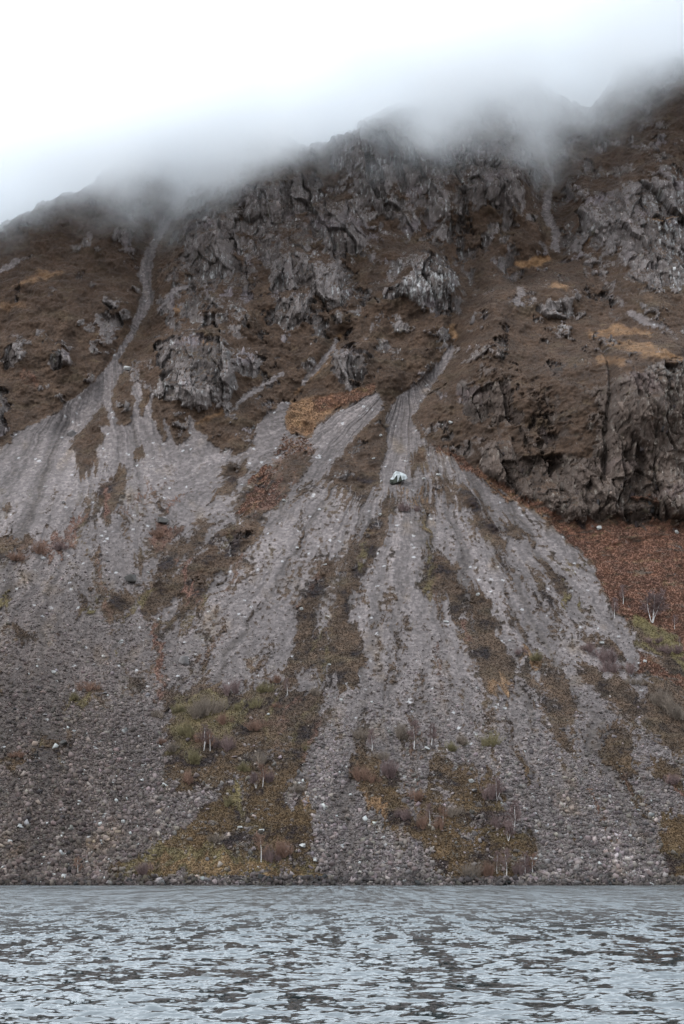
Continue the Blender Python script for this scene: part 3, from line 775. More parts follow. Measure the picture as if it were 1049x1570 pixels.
WX = qw[None, :] * yr[:, None]; WY = np.repeat(yr[:, None], len(qw), 1)
spy = np.gradient(yr)[:, None]; spx = (.4 / 1000) * WY
hh, wdx, wdy = waves(WX, WY, spx, spy + 0 * WX)
gust = 1 + .35 * fbm(WX / 9, WY / 30, 3, 201)
hh *= gust
rip = sstep(.02, .40, spy + 0 * WX)
wm = np_mesh('lake_water', np.stack([WX + wdx, WY + wdy, hh], -1), grid_faces(*WX.shape), attrs={'ripple': rip, 'reach': sstep(220, 420, WY)}, smooth=True)
lake = link(bpy.data.objects.new('lake_water', wm)); tag(lake, kind='structure')
m, nt, b, out = new_mat('lake_water')
N = nt.nodes.new; L = nt.links.new
b.inputs['Base Color'].default_value = (.018, .022, .022, 1); b.inputs['IOR'].default_value = 1.95
b.inputs['Specular IOR Level'].default_value = .5
tc = N('ShaderNodeTexCoord')
hs = None
for sc_, str_, asp in ((5.0, .10, .55), (1.6, .35, .5), (.45, .9, .5)):
    mp = N('ShaderNodeMapping'); mp.inputs['Scale'].default_value = (asp, 1, 1)
    L(tc.outputs['Object'], mp.inputs[0])
    no = N('ShaderNodeTexNoise'); no.inputs['Scale'].default_value = sc_; no.inputs['Detail'].default_value = 3; no.inputs['Roughness'].default_value = .55
    L(mp.outputs[0], no.inputs['Vector'])
    mu = N('ShaderNodeMath'); mu.operation = 'MULTIPLY'; mu.inputs[1].default_value = str_
    L(no.outputs[0], mu.inputs[0])
    if hs is None: hs = mu.outputs[0]
    else:
        ad = N('ShaderNodeMath'); L(hs, ad.inputs[0]); L(mu.outputs[0], ad.inputs[1]); hs = ad.outputs[0]
bu = N('ShaderNodeBump'); bu.inputs['Strength'].default_value = .6; bu.inputs['Distance'].default_value = .10
L(hs, bu.inputs['Height'])
# ripples finer than the mesh: rougher with distance, and a scatter of small tilts
ra = N('ShaderNodeAttribute'); ra.attribute_name = 'ripple'
rm = N('ShaderNodeMapRange'); rm.inputs[3].default_value = .03; rm.inputs[4].default_value = .20
L(ra.outputs['Fac'], rm.inputs[0]); L(rm.outputs[0], b.inputs['Roughness'])
mp = N('ShaderNodeMapping'); mp.inputs['Scale'].default_value = (1.4, .45, 1); L(tc.outputs['Object'], mp.inputs[0])
no = N('ShaderNodeTexNoise'); no.inputs['Scale'].default_value = 1.0; no.inputs['Detail'].default_value = 4; no.inputs['Roughness'].default_value = .65
L(mp.outputs[0], no.inputs['Vector'])
vm = N('ShaderNodeVectorMath'); vm.operation = 'SUBTRACT'; vm.inputs[1].default_value = (.5, .5, .5); L(no.outputs['Color'], vm.inputs[0])
mp = N('ShaderNodeMapping'); mp.inputs['Scale'].default_value = (.5, .012, 1); L(tc.outputs['Object'], mp.inputs[0])
mpb = N('ShaderNodeMapping'); mpb.inputs['Scale'].default_value = (.8, .08, 1); L(tc.outputs['Object'], mpb.inputs[0])
re_ = N('ShaderNodeAttribute'); re_.attribute_name = 'reach'
nb = N('ShaderNodeTexNoise'); nb.inputs['Scale'].default_value = 1.0; nb.inputs['Detail'].default_value = 4; nb.inputs['Roughness'].default_value = .65
L(mpb.outputs[0], nb.inputs['Vector'])
no = N('ShaderNodeTexNoise'); no.inputs['Scale'].default_value = 1.0; no.inputs['Detail'].default_value = 4; no.inputs['Roughness'].default_value = .65
L(mp.outputs[0], no.inputs['Vector'])
vm2 = N('ShaderNodeVectorMath'); vm2.operation = 'SUBTRACT'; vm2.inputs[1].default_value = (.5, .53, .5)   # wind blows towards the viewer: the steeper wave faces look this way
mxn = N('ShaderNodeMixRGB'); L(re_.outputs['Fac'], mxn.inputs[0]); L(nb.outputs['Color'], mxn.inputs[1]); L(no.outputs['Color'], mxn.inputs[2]); L(mxn.outputs[0], vm2.inputs[0])
vm3 = N('ShaderNodeVectorMath'); L(vm.outputs[0], vm3.inputs[0]); L(vm2.outputs[0], vm3.inputs[1]); vm = vm3
vs2 = N('ShaderNodeVectorMath'); vs2.operation = 'MULTIPLY'; vs2.inputs[1].default_value = (.9, 4.0, 0); L(vm.outputs[0], vs2.inputs[0])
vs3 = N('ShaderNodeVectorMath'); vs3.operation = 'SCALE'; L(vs2.outputs[0], vs3.inputs[0]); rr_ = N('ShaderNodeMapRange'); rr_.inputs[3].default_value = .20; rr_.inputs[4].default_value = 1
L(ra.outputs['Fac'], rr_.inputs[0]); L(rr_.outputs[0], vs3.inputs['Scale'])
mp3 = N('ShaderNodeMapping'); mp3.inputs['Scale'].default_value = (3.0, 6.0, 1); mp3.inputs['Rotation'].default_value = (0, 0, .06); L(tc.outputs['Object'], mp3.inputs[0])
no3 = N('ShaderNodeTexNoise'); no3.inputs['Scale'].default_value = 1.0; no3.inputs['Detail'].default_value = 4; no3.inputs['Roughness'].default_value = .6; L(mp3.outputs[0], no3.inputs['Vector'])
v31 = N('ShaderNodeVectorMath'); v31.operation = 'SUBTRACT'; v31.inputs[1].default_value = (.5, .5, .5); L(no3.outputs['Color'], v31.inputs[0])
v32 = N('ShaderNodeVectorMath'); v32.operation = 'MULTIPLY'; v32.inputs[1].default_value = (.6, 1.5, 0); L(v31.outputs[0], v32.inputs[0])
mp4 = N('ShaderNodeMapping'); mp4.inputs['Scale'].default_value = (.55, 1.3, 1); L(tc.outputs['Object'], mp4.inputs[0])
no4 = N('ShaderNodeTexNoise'); no4.inputs['Scale'].default_value = 1.0; no4.inputs['Detail'].default_value = 2; L(mp4.outputs[0], no4.inputs['Vector'])
v41 = N('ShaderNodeVectorMath'); v41.operation = 'SUBTRACT'; v41.inputs[1].default_value = (.5, .52, .5); L(no4.outputs['Color'], v41.inputs[0])
v42 = N('ShaderNodeVectorMath'); v42.operation = 'MULTIPLY_ADD'; v42.inputs[1].default_value = (.1, .75, 0); L(v41.outputs[0], v42.inputs[0]); L(v32.outputs[0], v42.inputs[2]); v32 = v42
v33 = N('ShaderNodeVectorMath'); L(v32.outputs[0], v33.inputs[0]); L(vs3.outputs[0], v33.inputs[1]); vs3 = v33
va = N('ShaderNodeVectorMath'); va.operation = 'ADD'; L(bu.outputs[0], va.inputs[0]); L(vs3.outputs[0], va.inputs[1])
vn = N('ShaderNodeVectorMath'); vn.operation = 'NORMALIZE'; L(va.outputs[0], vn.inputs[0]); L(vn.outputs[0], b.inputs['Normal'])
wm.materials.append(m)
# lake bed reaching past everything
me = np_mesh('lake_bed', [(-6000, -2000, -3.2), (6000, -2000, -3.2), (6000, 8000, -3.2), (-6000, 8000, -3.2)], [(0, 1, 2, 3)])
o = link(bpy.data.objects.new('lake_bed', me)); me.materials.append(plain_mat('lake_bed_silt', (.05, .045, .035), .2, .1)); tag(o, kind='structure')

# ------------------------------------------------------------------ cloud on the tops
def cloud_box():
    x0, x1, y0, y1 = -620, 620, 1040, 1420
    def zb(x, y): return 374 + .31 * x + .06 * (y - 1150)
    top_ = 720
    v = [(x, y, zb(x, y) - 40) for x, y in ((x0, y0), (x1, y0), (x1, y1), (x0, y1))] + [(x, y, top_) for x, y in ((x0, y0), (x1, y0), (x1, y1), (x0, y1))]
    f = [(0, 3, 2, 1), (4, 5, 6, 7), (0, 1, 5, 4), (1, 2, 6, 5), (2, 3, 7, 6), (3, 0, 4, 7)]
    return np_mesh('cloud', v, f)
cm_ = cloud_box()
cloud = link(bpy.data.objects.new('cloud', cm_)); tag(cloud, kind='stuff')
m = bpy.data.materials.new('cloud_mist'); m.use_nodes = True
nt = m.node_tree; nt.nodes.clear(); N = nt.nodes.new; L = nt.links.new
out = N('ShaderNodeOutputMaterial'); pv = N('ShaderNodeVolumePrincipled')
L(pv.outputs[0], out.inputs['Volume'])
pv.inputs['Color'].default_value = (.985, .992, 1, 1); pv.inputs['Anisotropy'].default_value = .2
tc = N('ShaderNodeTexCoord'); sp = N('ShaderNodeSeparateXYZ'); L(tc.outputs['Object'], sp.inputs[0])
def M2(op, a, b_):
    n = N('ShaderNodeMath'); n.operation = op
    for i, x in enumerate((a, b_)):
        if isinstance(x, (int, float)): n.inputs[i].default_value = x
        else: L(x, n.inputs[i])
    return n.outputs[0]
base_h = M2('ADD', M2('MULTIPLY', sp.outputs[0], .28), 412.0)
rel = M2('SUBTRACT', sp.outputs[2], base_h)
mp = N('ShaderNodeMapping'); mp.inputs['Scale'].default_value = (1, .6, 1.3); L(tc.outputs['Object'], mp.inputs[0])
no = N('ShaderNodeTexNoise'); no.inputs['Scale'].default_value = .011; no.inputs['Detail'].default_value = 5; no.inputs['Roughness'].default_value = .55
L(mp.outputs[0], no.inputs['Vector'])
rel2 = M2('ADD', rel, M2('MULTIPLY', M2('SUBTRACT', no.outputs[0], .47), 190))
mr = N('ShaderNodeMapRange'); mr.interpolation_type = 'SMOOTHERSTEP'
mr.inputs[1].default_value = -5; mr.inputs[2].default_value = 75; mr.inputs[3].default_value = 0; mr.inputs[4].default_value = .029
L(rel2, mr.inputs[0])
mt = N('ShaderNodeMapRange'); mt.interpolation_type = 'SMOOTHSTEP'
mt.inputs[1].default_value = 85; mt.inputs[2].default_value = 195; mt.inputs[3].default_value = 1; mt.inputs[4].default_value = 0
L(rel, mt.inputs[0])
L(M2('MULTIPLY', mr.outputs[0], mt.outputs[0]), pv.inputs['Density'])
cm_.materials.append(m)
m.cycles.volume_sampling = 'MULTIPLE_IMPORTANCE' if hasattr(m, 'cycles') else None
m.cycles.volume_step_rate = 1.0

# ------------------------------------------------------------------ boulders
import bmesh
M_pale = plain_mat('pale_rock', (.26, .255, .245), .25, 1.2)
M_grey = plain_mat('grey_rock', (.12, .108, .105), .35, 1.2)
M_dark = plain_mat('dark_rock', (.05, .046, .043), .35, 1.2)
def boulder_mesh(seed, dims=(1, .8, .65), mat=None, npts=16):
    r = random.Random(seed)
    bm = bmesh.new()
    for i in range(npts):
        v = Vector((r.gauss(0, 1), r.gauss(0, 1), r.gauss(0, 1))).normalized()
        v = Vector([math.copysign(abs(c) ** .6, c) for c in v]) * r.uniform(.8, 1.05)
        bm.verts.new((v.x * dims[0] * .5, v.y * dims[1] * .5, v.z * dims[2] * .5))
    h = bmesh.ops.convex_hull(bm, input=bm.verts)
    bmesh.ops.delete(bm, geom=list({g for g in h['geom_interior'] + h['geom_unused'] if isinstance(g, bmesh.types.BMVert)}), context='VERTS')
    bmesh.ops.bevel(bm, geom=bm.edges[:], offset=.025, segments=1, affect='EDGES')
    bmesh.ops.recalc_face_normals(bm, faces=bm.faces)
    me = bpy.data.meshes.new('boulder'); bm.to_mesh(me); bm.free()
    me.materials.append(mat)
    return me
VAR = {k: [boulder_mesh(sd * 7 + i, (1, r_, z_), m_) for i, (r_, z_) in enumerate(((.8, .65), (.7, .5), (.9, .75), (.6, .45), (.75, .85)))]
       for sd, (k, m_) in enumerate((('pale', M_pale), ('grey', M_grey), ('dark', M_dark)), 1)}
_kb = 0
def boulder(u, v, wpx, tone, label, group=None, sink=.25):
    global _kb
    p, r_, c_ = ground_at(u, v)
    me = VAR[tone][_kb % 5]; _kb += 1
    o = bpy.data.objects.new('boulder', me)
    s_ = wpx * p.y / FPX
    o.scale = (s_, s_, s_)
    o.rotation_euler = (random.uniform(-.3, .3), random.uniform(-.3, .3), random.uniform(0, 6.28))
    o.location = p + Vector((0, -.10 * s_, (.5 - sink) * s_ * .6))
    link(o); tag(o, label, 'boulder', group)
    return o
# the house-sized white block under the narrow gully: overhanging, dark beneath
def big_block():
    p, r_, c_ = ground_at(611, 741)
    bm = bmesh.new()
    prof = [(-4.6, .2), (-4.2, 2.2), (-3.0, 3.4), (-2.2, 5.2), (-1.1, 6.4), (1.6, 5.6), (3.9, 4.4), (4.6, 2.6), (3.2, 1.6), (1.2, .9), (-1.0, -.2), (-3.0, -.8)]
    rings = []
    for y_, sc_, dz in ((-2.0, .62, -.5), (-1.2, .93, -.1), (.8, 1.0, .3), (3.0, .9, .9), (4.4, .6, 1.3)):
        rings.append([bm.verts.new((x * sc_ + random.uniform(-.22, .22), y_ + random.uniform(-.3, .3), 2.6 + (z - 2.6) * sc_ + dz + random.uniform(-.2, .2))) for x, z in prof])
    n = len(prof)
    for a, b_ in zip(rings[:-1], rings[1:]):
        for i in range(n): bm.faces.new((a[i], a[(i + 1) % n], b_[(i + 1) % n], b_[i]))
    bm.faces.new(rings[0][::-1]); bm.faces.new(rings[-1])
    bmesh.ops.triangulate(bm, faces=bm.faces[:])
    bmesh.ops.recalc_face_normals(bm, faces=bm.faces)
    me = bpy.data.meshes.new('boulder'); bm.to_mesh(me); bm.free()
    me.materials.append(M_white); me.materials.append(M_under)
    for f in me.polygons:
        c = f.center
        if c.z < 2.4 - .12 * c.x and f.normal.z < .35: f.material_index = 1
    o = link(bpy.data.objects.new('boulder', me)); o.location = p + Vector((0, -1.0, -.5))
    tag(o, 'huge white angular boulder with dark underside, below the narrow gully on the fan', 'boulder')
M_white = plain_mat('white_rock', (.30, .31, .31), .3, .5)
M_under = plain_mat('dark_underside', (.03, .033, .026), .4, .8)  # near-black tone for the block's low faces that do not point upward
big_block()
for u, v, w_, tn_, lb in [
 (584,669,7,'pale','small white boulder on dark heather left of the narrow gully mouth'),
 (573,704,6,'pale','small white boulder in the heather strip left of the huge white block'),
 (690,650,8,'pale','pale boulder on brown hillside right of the gully, the larger of a pair'),
 (679,652,6,'pale','small pale boulder on brown hillside right of the gully, the smaller of a pair'),
 (285,1017,24,'grey','broad grey boulder on open scree above the brown birch thicket'),
 (201,893,24,'dark','dark rounded boulder on scree above a small reddish heather patch'),
 (248,802,22,'dark','dark low boulder beside the reddish grass patch on the upper left scree'),
 (98,1142,15,'dark','dark boulder in the small dark turf patch on the lower left scree'),
 (33,1268,15,'pale','long white slab lying on coarse scree at the lower left'),
 (189,1262,9,'pale','pale square boulder on the coarse left scree above the bushes by the shore'),
 (122,1234,8,'pale','pale boulder on brownish scree between the dark turf patch and the shore'),
 (155,1290,8,'pale','whitish upright boulder on coarse scree left of the grassy bank'),
 (67,1316,8,'pale','small white boulder on coarse scree just above the left shore'),
 (3,1331,10,'pale','pale boulder near the water at the very left edge'),
 (98,1346,11,'pale','pale block at the waterline on the left shore'),
 (401,1275,10,'pale','pale upright boulder on the grassy bank above the pink-stemmed birch'),
 (368,1270,9,'pale','pale narrow boulder on the grassy bank left of the stony runnel'),
 (463,1299,11,'pale','bright white boulder at the right edge of the grassy bank'),
 (484,1320,15,'pale','wide white slab at the lower right corner of the grassy bank'),
 (319,1318,9,'grey','grey round boulder in the ochre grass of the bank near the shore'),
 (411,1096,6,'pale','round pale boulder between heather patches above the grassy bank'),
 (685,955,9,'pale','pale round boulder beside the heather strip in the middle of the fan'),
 (733,913,7,'pale','small pale boulder on the long heather strip of the fan'),
 (922,987,10,'pale','white boulder in grass between two heather strips on the right of the fan'),
 (989,1015,7,'pale','small white boulder at the edge of the orange bracken strip on the right'),
 (538,1220,7,'pale','white boulder on the small dark scree tongue near the bottom centre'),
 (727,1214,13,'grey','grey flat boulder at the head of the heather above the lakeside birches'),
 (722,1199,9,'pale','pale boulder just above the grey flat one at the head of the lower heather'),
 (656,1148,12,'pale','pale flat boulder at the foot of the forked birch on the fan'),
 (935,1222,7,'pale','pale boulder on the grey scree of the lower right'),
 (435,768,6,'pale','small white stone at the foot of the orange-red strip'),
 (499,866,6,'pale','small white stone at the top of the long thin heather strip'),
 (462,935,7,'pale','pale stone at the left edge of the long thin heather strip'),
 (505,1020,7,'pale','pale stone on the narrow scree rib between two heather strips'),
 (1037,817,9,'pale','white stone on red bracken just under the right-hand cliff'),
 (918,812,12,'pale','pale rubble block at the foot of the dark cleft in the cliff'),
 (195,567,16,'pale','pale long slab beside the bend of the left gully'),
 (110,668,18,'grey','grey low boulder where the left gully opens onto the scree'),
 (819,1318,14,'pale','pale shore boulder right of the lakeside birches'),
 (838,1322,12,'grey','grey shore boulder right of the lakeside birches'),
 (650,735,7,'pale','pale stone right of the huge white block'),
 (672,729,8,'pale','whitish stone beside the crest right of the huge white block'),
 (583,790,6,'pale','pale stone on scree left below the huge white block'),
 ]:
    boulder(u, v, w_, tn_, lb)
Z4 = [((0,420,730,1000),'pale stone among the grey rubble of the upper left scree',12,(3,6)), ((0,240,1010,1340),'pale block among the coarse brown scree of the lower left',14,(4,8)),
      ((440,800,780,1080),'pale stone among the grey rubble of the middle of the fan',12,(3,6)), ((760,1040,1120,1345),'pale block among the scree of the lower right',12,(4,8)),
      ((440,600,1060,1340),'pale block on the stony rib running down to the shore centre',10,(4,7))]
rr = random.Random(3)
for (a, b_, c_, d_), lb, n_, (s0_, s1_) in Z4:
    k_ = 0
    while k_ < n_:
        u, v = rr.uniform(a, b_), rr.uniform(c_, d_)
        if look(W[SCR], np.array([u]), np.array([v]))[0] < .6 or look(W[BRA], np.array([u]), np.array([v]))[0] > .2: continue
        boulder(u, v, rr.uniform(s0_, s1_) + 1, rr.choice(['pale', 'grey', 'grey']), lb, lb.split(' ', 2)[0] + ' stones ' + ' '.join(lb.split(' ')[2:]))
        k_ += 1

# ------------------------------------------------------------------ birches and shrubs
class MB:
    def __init__(s): s.v = []; s.f = []
    def tube(s, p, q, r0, r1, n=3):
        d = (q - p)
        if d.length < 1e-4: return
        d.normalize(); a = d.orthogonal().normalized(); b_ = d.cross(a); k = len(s.v)
        for c, rad in ((p, r0), (q, r1)):
            for i in range(n):
                t_ = 2 * math.pi * i / n
                s.v.append(c + a * math.cos(t_) * rad + b_ * math.sin(t_) * rad)
        for i in range(n):
            j = (i + 1) % n; s.f.append((k + i, k + j, k + n + j, k + n + i))
    def mesh(s, name, mat):
        me = bpy.data.meshes.new(name); me.from_pydata([tuple(x) for x in s.v], [], s.f); me.materials.append(mat); return me
def grow(tr, tw, p, d, L, rad, lev, r, lim, droop=0):
    """one limb in a few bends; thick wood goes to tr, fine twigs to tw"""
    n = 4 if lev == 0 else 3
    for i in range(n):
        d = (d + Vector((r.gauss(0, .10 + .05 * lev), r.gauss(0, .10 + .05 * lev), .06 - droop * lev * .04))).normalized()
        q = p + d * (L / n); r1 = rad * .80
        (tr if rad > lim else tw).tube(p, q, rad, r1, 5 if lev == 0 else 3)
        if lev < 3:
            nb = (0, 3, 4, 5)[i] if lev == 0 and n == 4 else (3, 3, 4)[min(i, 2)]
            for _ in range(nb):
                a = r.uniform(0, 6.283); sp_ = r.uniform(.5, 1.0)
                side = d.orthogonal().normalized(); side.rotate(__import__('mathutils').Quaternion(d, a))
                grow(tr, tw, p.lerp(q, r.random()), (d + side * sp_).normalized(), L * r.uniform(.32, .5) * (1 - .12 * i if lev == 0 else 1), max(r1 * .42, .034), lev + 1, r, lim, droop)
        p, rad = q, r1
M_bark = plain_mat('birch_bark', (.40, .375, .36), .25, 2.5)
M_twigP = plain_mat('purple_twigs', (.125, .085, .080), .25, 1)
M_twigR = plain_mat('reddish_twigs', (.15, .088, .064), .25, 1)
M_twigG = plain_mat('grey_brown_twigs', (.14, .11, .088), .25, 1)
M_twigO = plain_mat('olive_twigs', (.115, .095, .05), .25, 1)
def tree_meshes(seed, stems, twig, spread):
    r = random.Random(seed); tr, tw = MB(), MB()
    for k in range(stems):
        a = r.uniform(0, 6.28)
        d = Vector((math.cos(a) * spread * (k > 0 or stems > 1), math.sin(a) * spread * .5, 1)).normalized()
        grow(tr, tw, Vector((0, 0, -.4)), d, 8.2 * r.uniform(.85, 1.05), .17 if stems < 3 else .13, 0, r, .055, .8)
    return tr.mesh('trunk', M_bark), tw.mesh('crown', twig)
TV = [tree_meshes(11, 1, M_twigP, .12), tree_meshes(12, 2, M_twigP, .22), tree_meshes(13, 1, M_twigR, .2), tree_meshes(15, 4, M_twigP, .35)]
def birch(u, v, hpx, var, label, rz):
    p, r_, c_ = ground_at(u, v)
    root = link(bpy.data.objects.new('birch_tree', None)); root.location = p; root.rotation_euler = (0, 0, rz)
    s_ = hpx * p.y / FPX / 9.0; root.scale = (s_, s_, s_)
    for me in TV[var]:
        o = bpy.data.objects.new(me.name.split('.')[0], me); link(o); o.parent = root
    tag(root, label, 'tree', 'bare birches on the scree and bank')
for a in [
 (570,1152,34,0,'bare birch with one thin white trunk at the left top of the lower fan heather',.3),
 (635,1149,44,0,'bare birch with straight pale trunk and brownish haze of twigs above the stony heather',1.2),
 (661,1144,36,1,'bare forked birch with two white stems beside dark red scrub',2.0),
 (659,1264,32,0,'slim birch with pinkish twigs on the heather bank, left of a close pair',.1),
 (679,1271,34,2,'slim birch with pinkish twigs on the heather bank, right of a close pair',3.0),
 (763,1227,36,1,'bare birch with forked white trunk under the grey flat boulder',0.7),
 (787,1276,48,1,'tall white birch with wide purple crown near the right edge of the lower heather',2.4),
 (779,1289,26,3,'low spreading birch whose many pale limbs fan out from the ground',.5),
 (777,1345,42,0,'straight white birch standing by the water, tallest of the shore birches',.9),
 (762,1340,34,0,'white birch by the water just left of the tallest shore birch',2.8),
 (805,1342,36,1,'leaning grey birch by the water at the right end of the shore birches',1.6),
 (817,1340,32,2,'reddish birch by the water at the right edge of the heather bank',4.4),
 (313,1150,40,1,'white-stemmed birch in the middle of the brown thicket',1.9),
 (322,1151,30,2,'short reddish birch close beside the white-stemmed one in the thicket',.6),
 (440,1066,26,0,'small pale birch above the dark heather patches left of the stony rib',.2),
 (401,1322,44,2,'pink-stemmed birch on the grassy bank near the shore',1.0),
 (403,1207,36,2,'reddish birch behind the low pale-limbed birch on the grassy bank',2.2),
 (393,1208,24,3,'low birch with pale limbs spreading from the ground on the grassy bank',3.6),
 (120,1343,28,2,'thin reddish birch on the coarse left scree by the shore',.4),
 (955,926,30,0,'slim white birch at the edge of the red bracken, higher of two leaning trunks',.4),
 (943,948,32,0,'slim white birch leaning left where scree meets bracken',3.3),
 (1000,956,52,3,'many-stemmed birch with round purple crown on the bracken slope',1.1),
 (1035,964,22,0,'short white birch on red bracken right of the many-stemmed one',2.6),
 (1042,990,14,0,'tiny pale birch at the right edge just under the bracken',.9)]:
    birch(*a)
def shrub_mesh(seed, mat, n=420):
    r = random.Random(seed); mb = MB()
    clumps = [(r.uniform(-.75, .75), r.uniform(-.5, .5), r.uniform(.45, 1.0)) for _ in range(5)]
    for k in range(n // 14):
        cx, cy_, ch = clumps[k % 5]
        a = r.uniform(0, 6.283); el = r.uniform(.5, 1.5); L_ = r.uniform(.45, 1.0) * ch
        d = Vector((math.cos(a) * math.cos(el), math.sin(a) * math.cos(el), math.sin(el)))
        p = Vector((cx + r.gauss(0, .07), cy_ + r.gauss(0, .07), -.15)); rad = .013
        for i in range(4):
            d = (d + Vector((r.gauss(0, .22), r.gauss(0, .22), .10))).normalized()
            q = p + d * L_ * .27; mb.tube(p, q, rad, rad * .8)
            for _ in range(5):
                e = (d + Vector((r.gauss(0, .6), r.gauss(0, .6), r.gauss(.2, .4)))).normalized()
                s_ = p.lerp(q, r.random()); t1 = s_ + e * r.uniform(.08, .26) * ch; mb.tube(s_, t1, rad * .55, rad * .4)
                e2 = (e + Vector((r.gauss(0, .5), r.gauss(0, .5), r.gauss(.1, .3)))).normalized(); mb.tube(t1, t1 + e2 * r.uniform(.06, .16), rad * .4, rad * .25)
            p, rad = q, rad * .8
    return mb.mesh('bare_shrub', mat)
SV = {k: [shrub_mesh(sd * 5 + i, m_, 1150) for i in range(3)] for sd, (k, m_) in enumerate((('P', M_twigP), ('R', M_twigR), ('G', M_twigG), ('O', M_twigO)))}
_ks = 0
def shrub(u, v, rpx, hf, k, label):
    global _ks
    p, r_, c_ = ground_at(u, v)
    o = link(bpy.data.objects.new('bare_shrub', SV[k][_ks % 3])); _ks += 1
    s_ = rpx * p.y / FPX
    o.scale = (s_ * 1.1, s_ * .9, s_ * hf * 1.25); o.location = p; o.rotation_euler = (0, 0, _ks * 1.7)
    tag(o, label, 'shrub', 'bare shrubs on the slope')
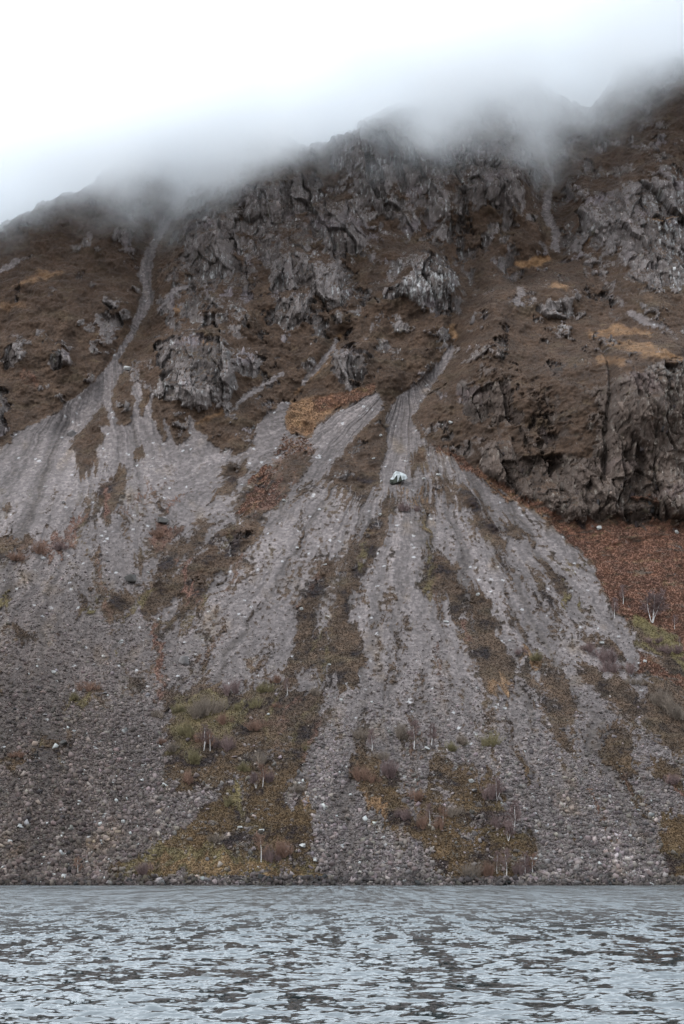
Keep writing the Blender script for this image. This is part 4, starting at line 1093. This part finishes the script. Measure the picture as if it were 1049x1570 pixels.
for a in [
 (600,1188,22,1.5,'P','large purple-grey bush left of the stony gap in the lower heather'),
 (557,1194,18,1.4,'R','dark red-purple bush beside the purple-grey one'),
 (577,1200,16,1.2,'R','reddish bush between the two birch-high bushes of the lower heather'),
 (734,1143,26,1.0,'O','olive bush standing alone on the fan right of the forked birch'),
 (706,1140,16,1.0,'G','grey-brown bush left of the olive one on the fan'),
 (718,1344,26,1.0,'G','rounded grey bush right at the water below the heather bank'),
 (616,1254,16,1.4,'P','purple bush beside the dark scree tongue'),
 (646,1268,14,1.5,'R','pinkish bush left of the pair of slim birches'),
 (668,1268,14,1.5,'R','pinkish bush around the pair of slim birches'),
 (752,1222,22,1.2,'P','purple bush around the forked birch under the grey flat boulder'),
 (772,1270,20,1.3,'P','purple bush left of the tall wide-crowned birch'),
 (745,1338,20,1.3,'R','reddish bush behind the shore birches'),
 (800,1338,16,1.4,'P','purple bush among the right-hand shore birches'),
 (356,1062,22,1.3,'P','pinkish purple bush at the top right of the thicket'),
 (330,1092,28,1.2,'G','broad brownish bush at the top of the thicket'),
 (300,1098,26,1.1,'G','brownish bush at the upper left of the thicket'),
 (275,1092,16,1.0,'O','low olive bush at the left end of the thicket top'),
 (350,1108,22,1.1,'R','reddish bush in the upper right of the thicket'),
 (378,1086,20,1.1,'O','olive bush right of the thicket'),
 (285,1128,22,1.2,'O','olive brown bush on the left flank of the thicket'),
 (310,1140,26,1.2,'R','reddish bush surrounding the white-stemmed birch'),
 (340,1148,22,1.3,'P','purple bush right of the white-stemmed birch'),
 (268,1150,16,1.0,'G','grey-brown bush at the lower left flank of the thicket'),
 (295,1168,22,1.0,'O','olive bush at the foot of the thicket'),
 (287,1200,13,1.6,'R','narrow pink-red bush below the thicket'),
 (405,1060,18,1.0,'O','olive bush above the dark heather patches'),
 (420,1045,16,1.0,'R','small reddish bush uppermost above the dark heather patches'),
 (395,1118,18,1.0,'R','reddish bush between thicket and dark heather patches'),
 (400,1172,24,1.1,'G','pale grey-brown bush above the low pale-limbed birch'),
 (375,1182,16,1.0,'O','olive bush left of the low pale-limbed birch'),
 (412,1196,14,1.5,'P','purple bush right of the low pale-limbed birch'),
 (437,1310,22,1.2,'R','reddish bush on the grassy bank right of the pink-stemmed birch'),
 (412,1318,16,1.6,'P','purple bush behind the pink-stemmed birch'),
 (225,1338,22,1.0,'P','low dark purple bush at the left end of the grassy bank'),
 (480,1065,12,1.2,'G','small grey bush at the head of the stony rib'),
 (425,1085,14,1.0,'R','small reddish bush on the dark heather patch'),
 (552,1130,14,1.2,'G','small grey bush left of the top of the lower fan heather'),
 (615,1130,20,1.3,'G','grey-brown bush behind the straight pale birch'),
 (690,1150,16,.9,'O','olive low bush at the foot of the forked birch'),
 (923,1012,30,.9,'P','wide purple-grey bush above the long heather strip of the right fan'),
 (950,1030,26,1.0,'P','purple-grey bush at the lower end of the same wide thicket'),
 (900,998,20,.8,'P','purple-grey bush at the upper end of the wide thicket on the right'),
 (975,1050,16,.8,'G','grey bush between the purple thicket and the right-hand big bush'),
 (1018,1086,30,1.2,'G','big rounded grey-brown bush near the right edge'),
 (1040,1100,24,1.1,'G','grey-brown bush at the right edge beside the big rounded one'),
 (1030,1000,24,.7,'P','low purple-grey bush below the bracken at the right edge'),
 (1005,985,20,.6,'P','low purple-grey bush below the many-stemmed birch'),
 (250,822,22,.8,'R','reddish shrub patch on the upper left scree under the dark low boulder'),
 (60,848,26,.8,'R','grey-red bush in the left heather patch'),
 (30,858,20,.7,'R','grey-red bush near the left edge in the heather patch'),
 (90,842,20,.8,'P','dull purple bush at the right of the left heather patch'),
 (135,1058,16,1.0,'R','small red-brown bush on the olive patch of the left scree'),
 (112,1072,18,.7,'O','low olive bush at the left of the olive patch on the left scree'),
 (797,1002,12,1.1,'P','small dark purple bush on the right side of the fan'),
 (815,1012,18,.8,'O','small olive bush beside the dark purple one on the fan'),
 (628,782,18,.9,'P','grey-purple shrub just below the huge white block'),
 (20,1160,20,.6,'R','low red-brown bush in the turf patch at the left edge'),
 (1030,1200,18,1.0,'P','purple bush in the heather at the lower right edge'),
 (243,1100,16,.9,'G','grey-brown bush out on the scree left of the thicket'),
 (248,1140,13,.9,'R','small reddish bush out on the scree left of the thicket foot'),
 (585,1165,14,1.2,'G','grey bush between the thin white birch and the straight pale birch'),
 (640,1225,15,1.2,'R','reddish bush above the slim birch pair'),
 (700,1250,18,1.1,'G','grey-brown bush in the middle of the lower heather'),
 (470,1150,12,1.1,'O','olive bush on the left edge of the stony rib'),
 (455,1215,15,1.1,'G','grey-brown bush on the dark heather left of the stony rib'),
 (350,1235,15,1.0,'O','olive bush on the bank above the round grey boulder'),
 (330,1290,14,1.0,'G','grey bush on the bank left of the stony runnel'),
 (590,655,10,.7,'G','small grey shrub at the mouth of the narrow gully')]:
    shrub(*a)
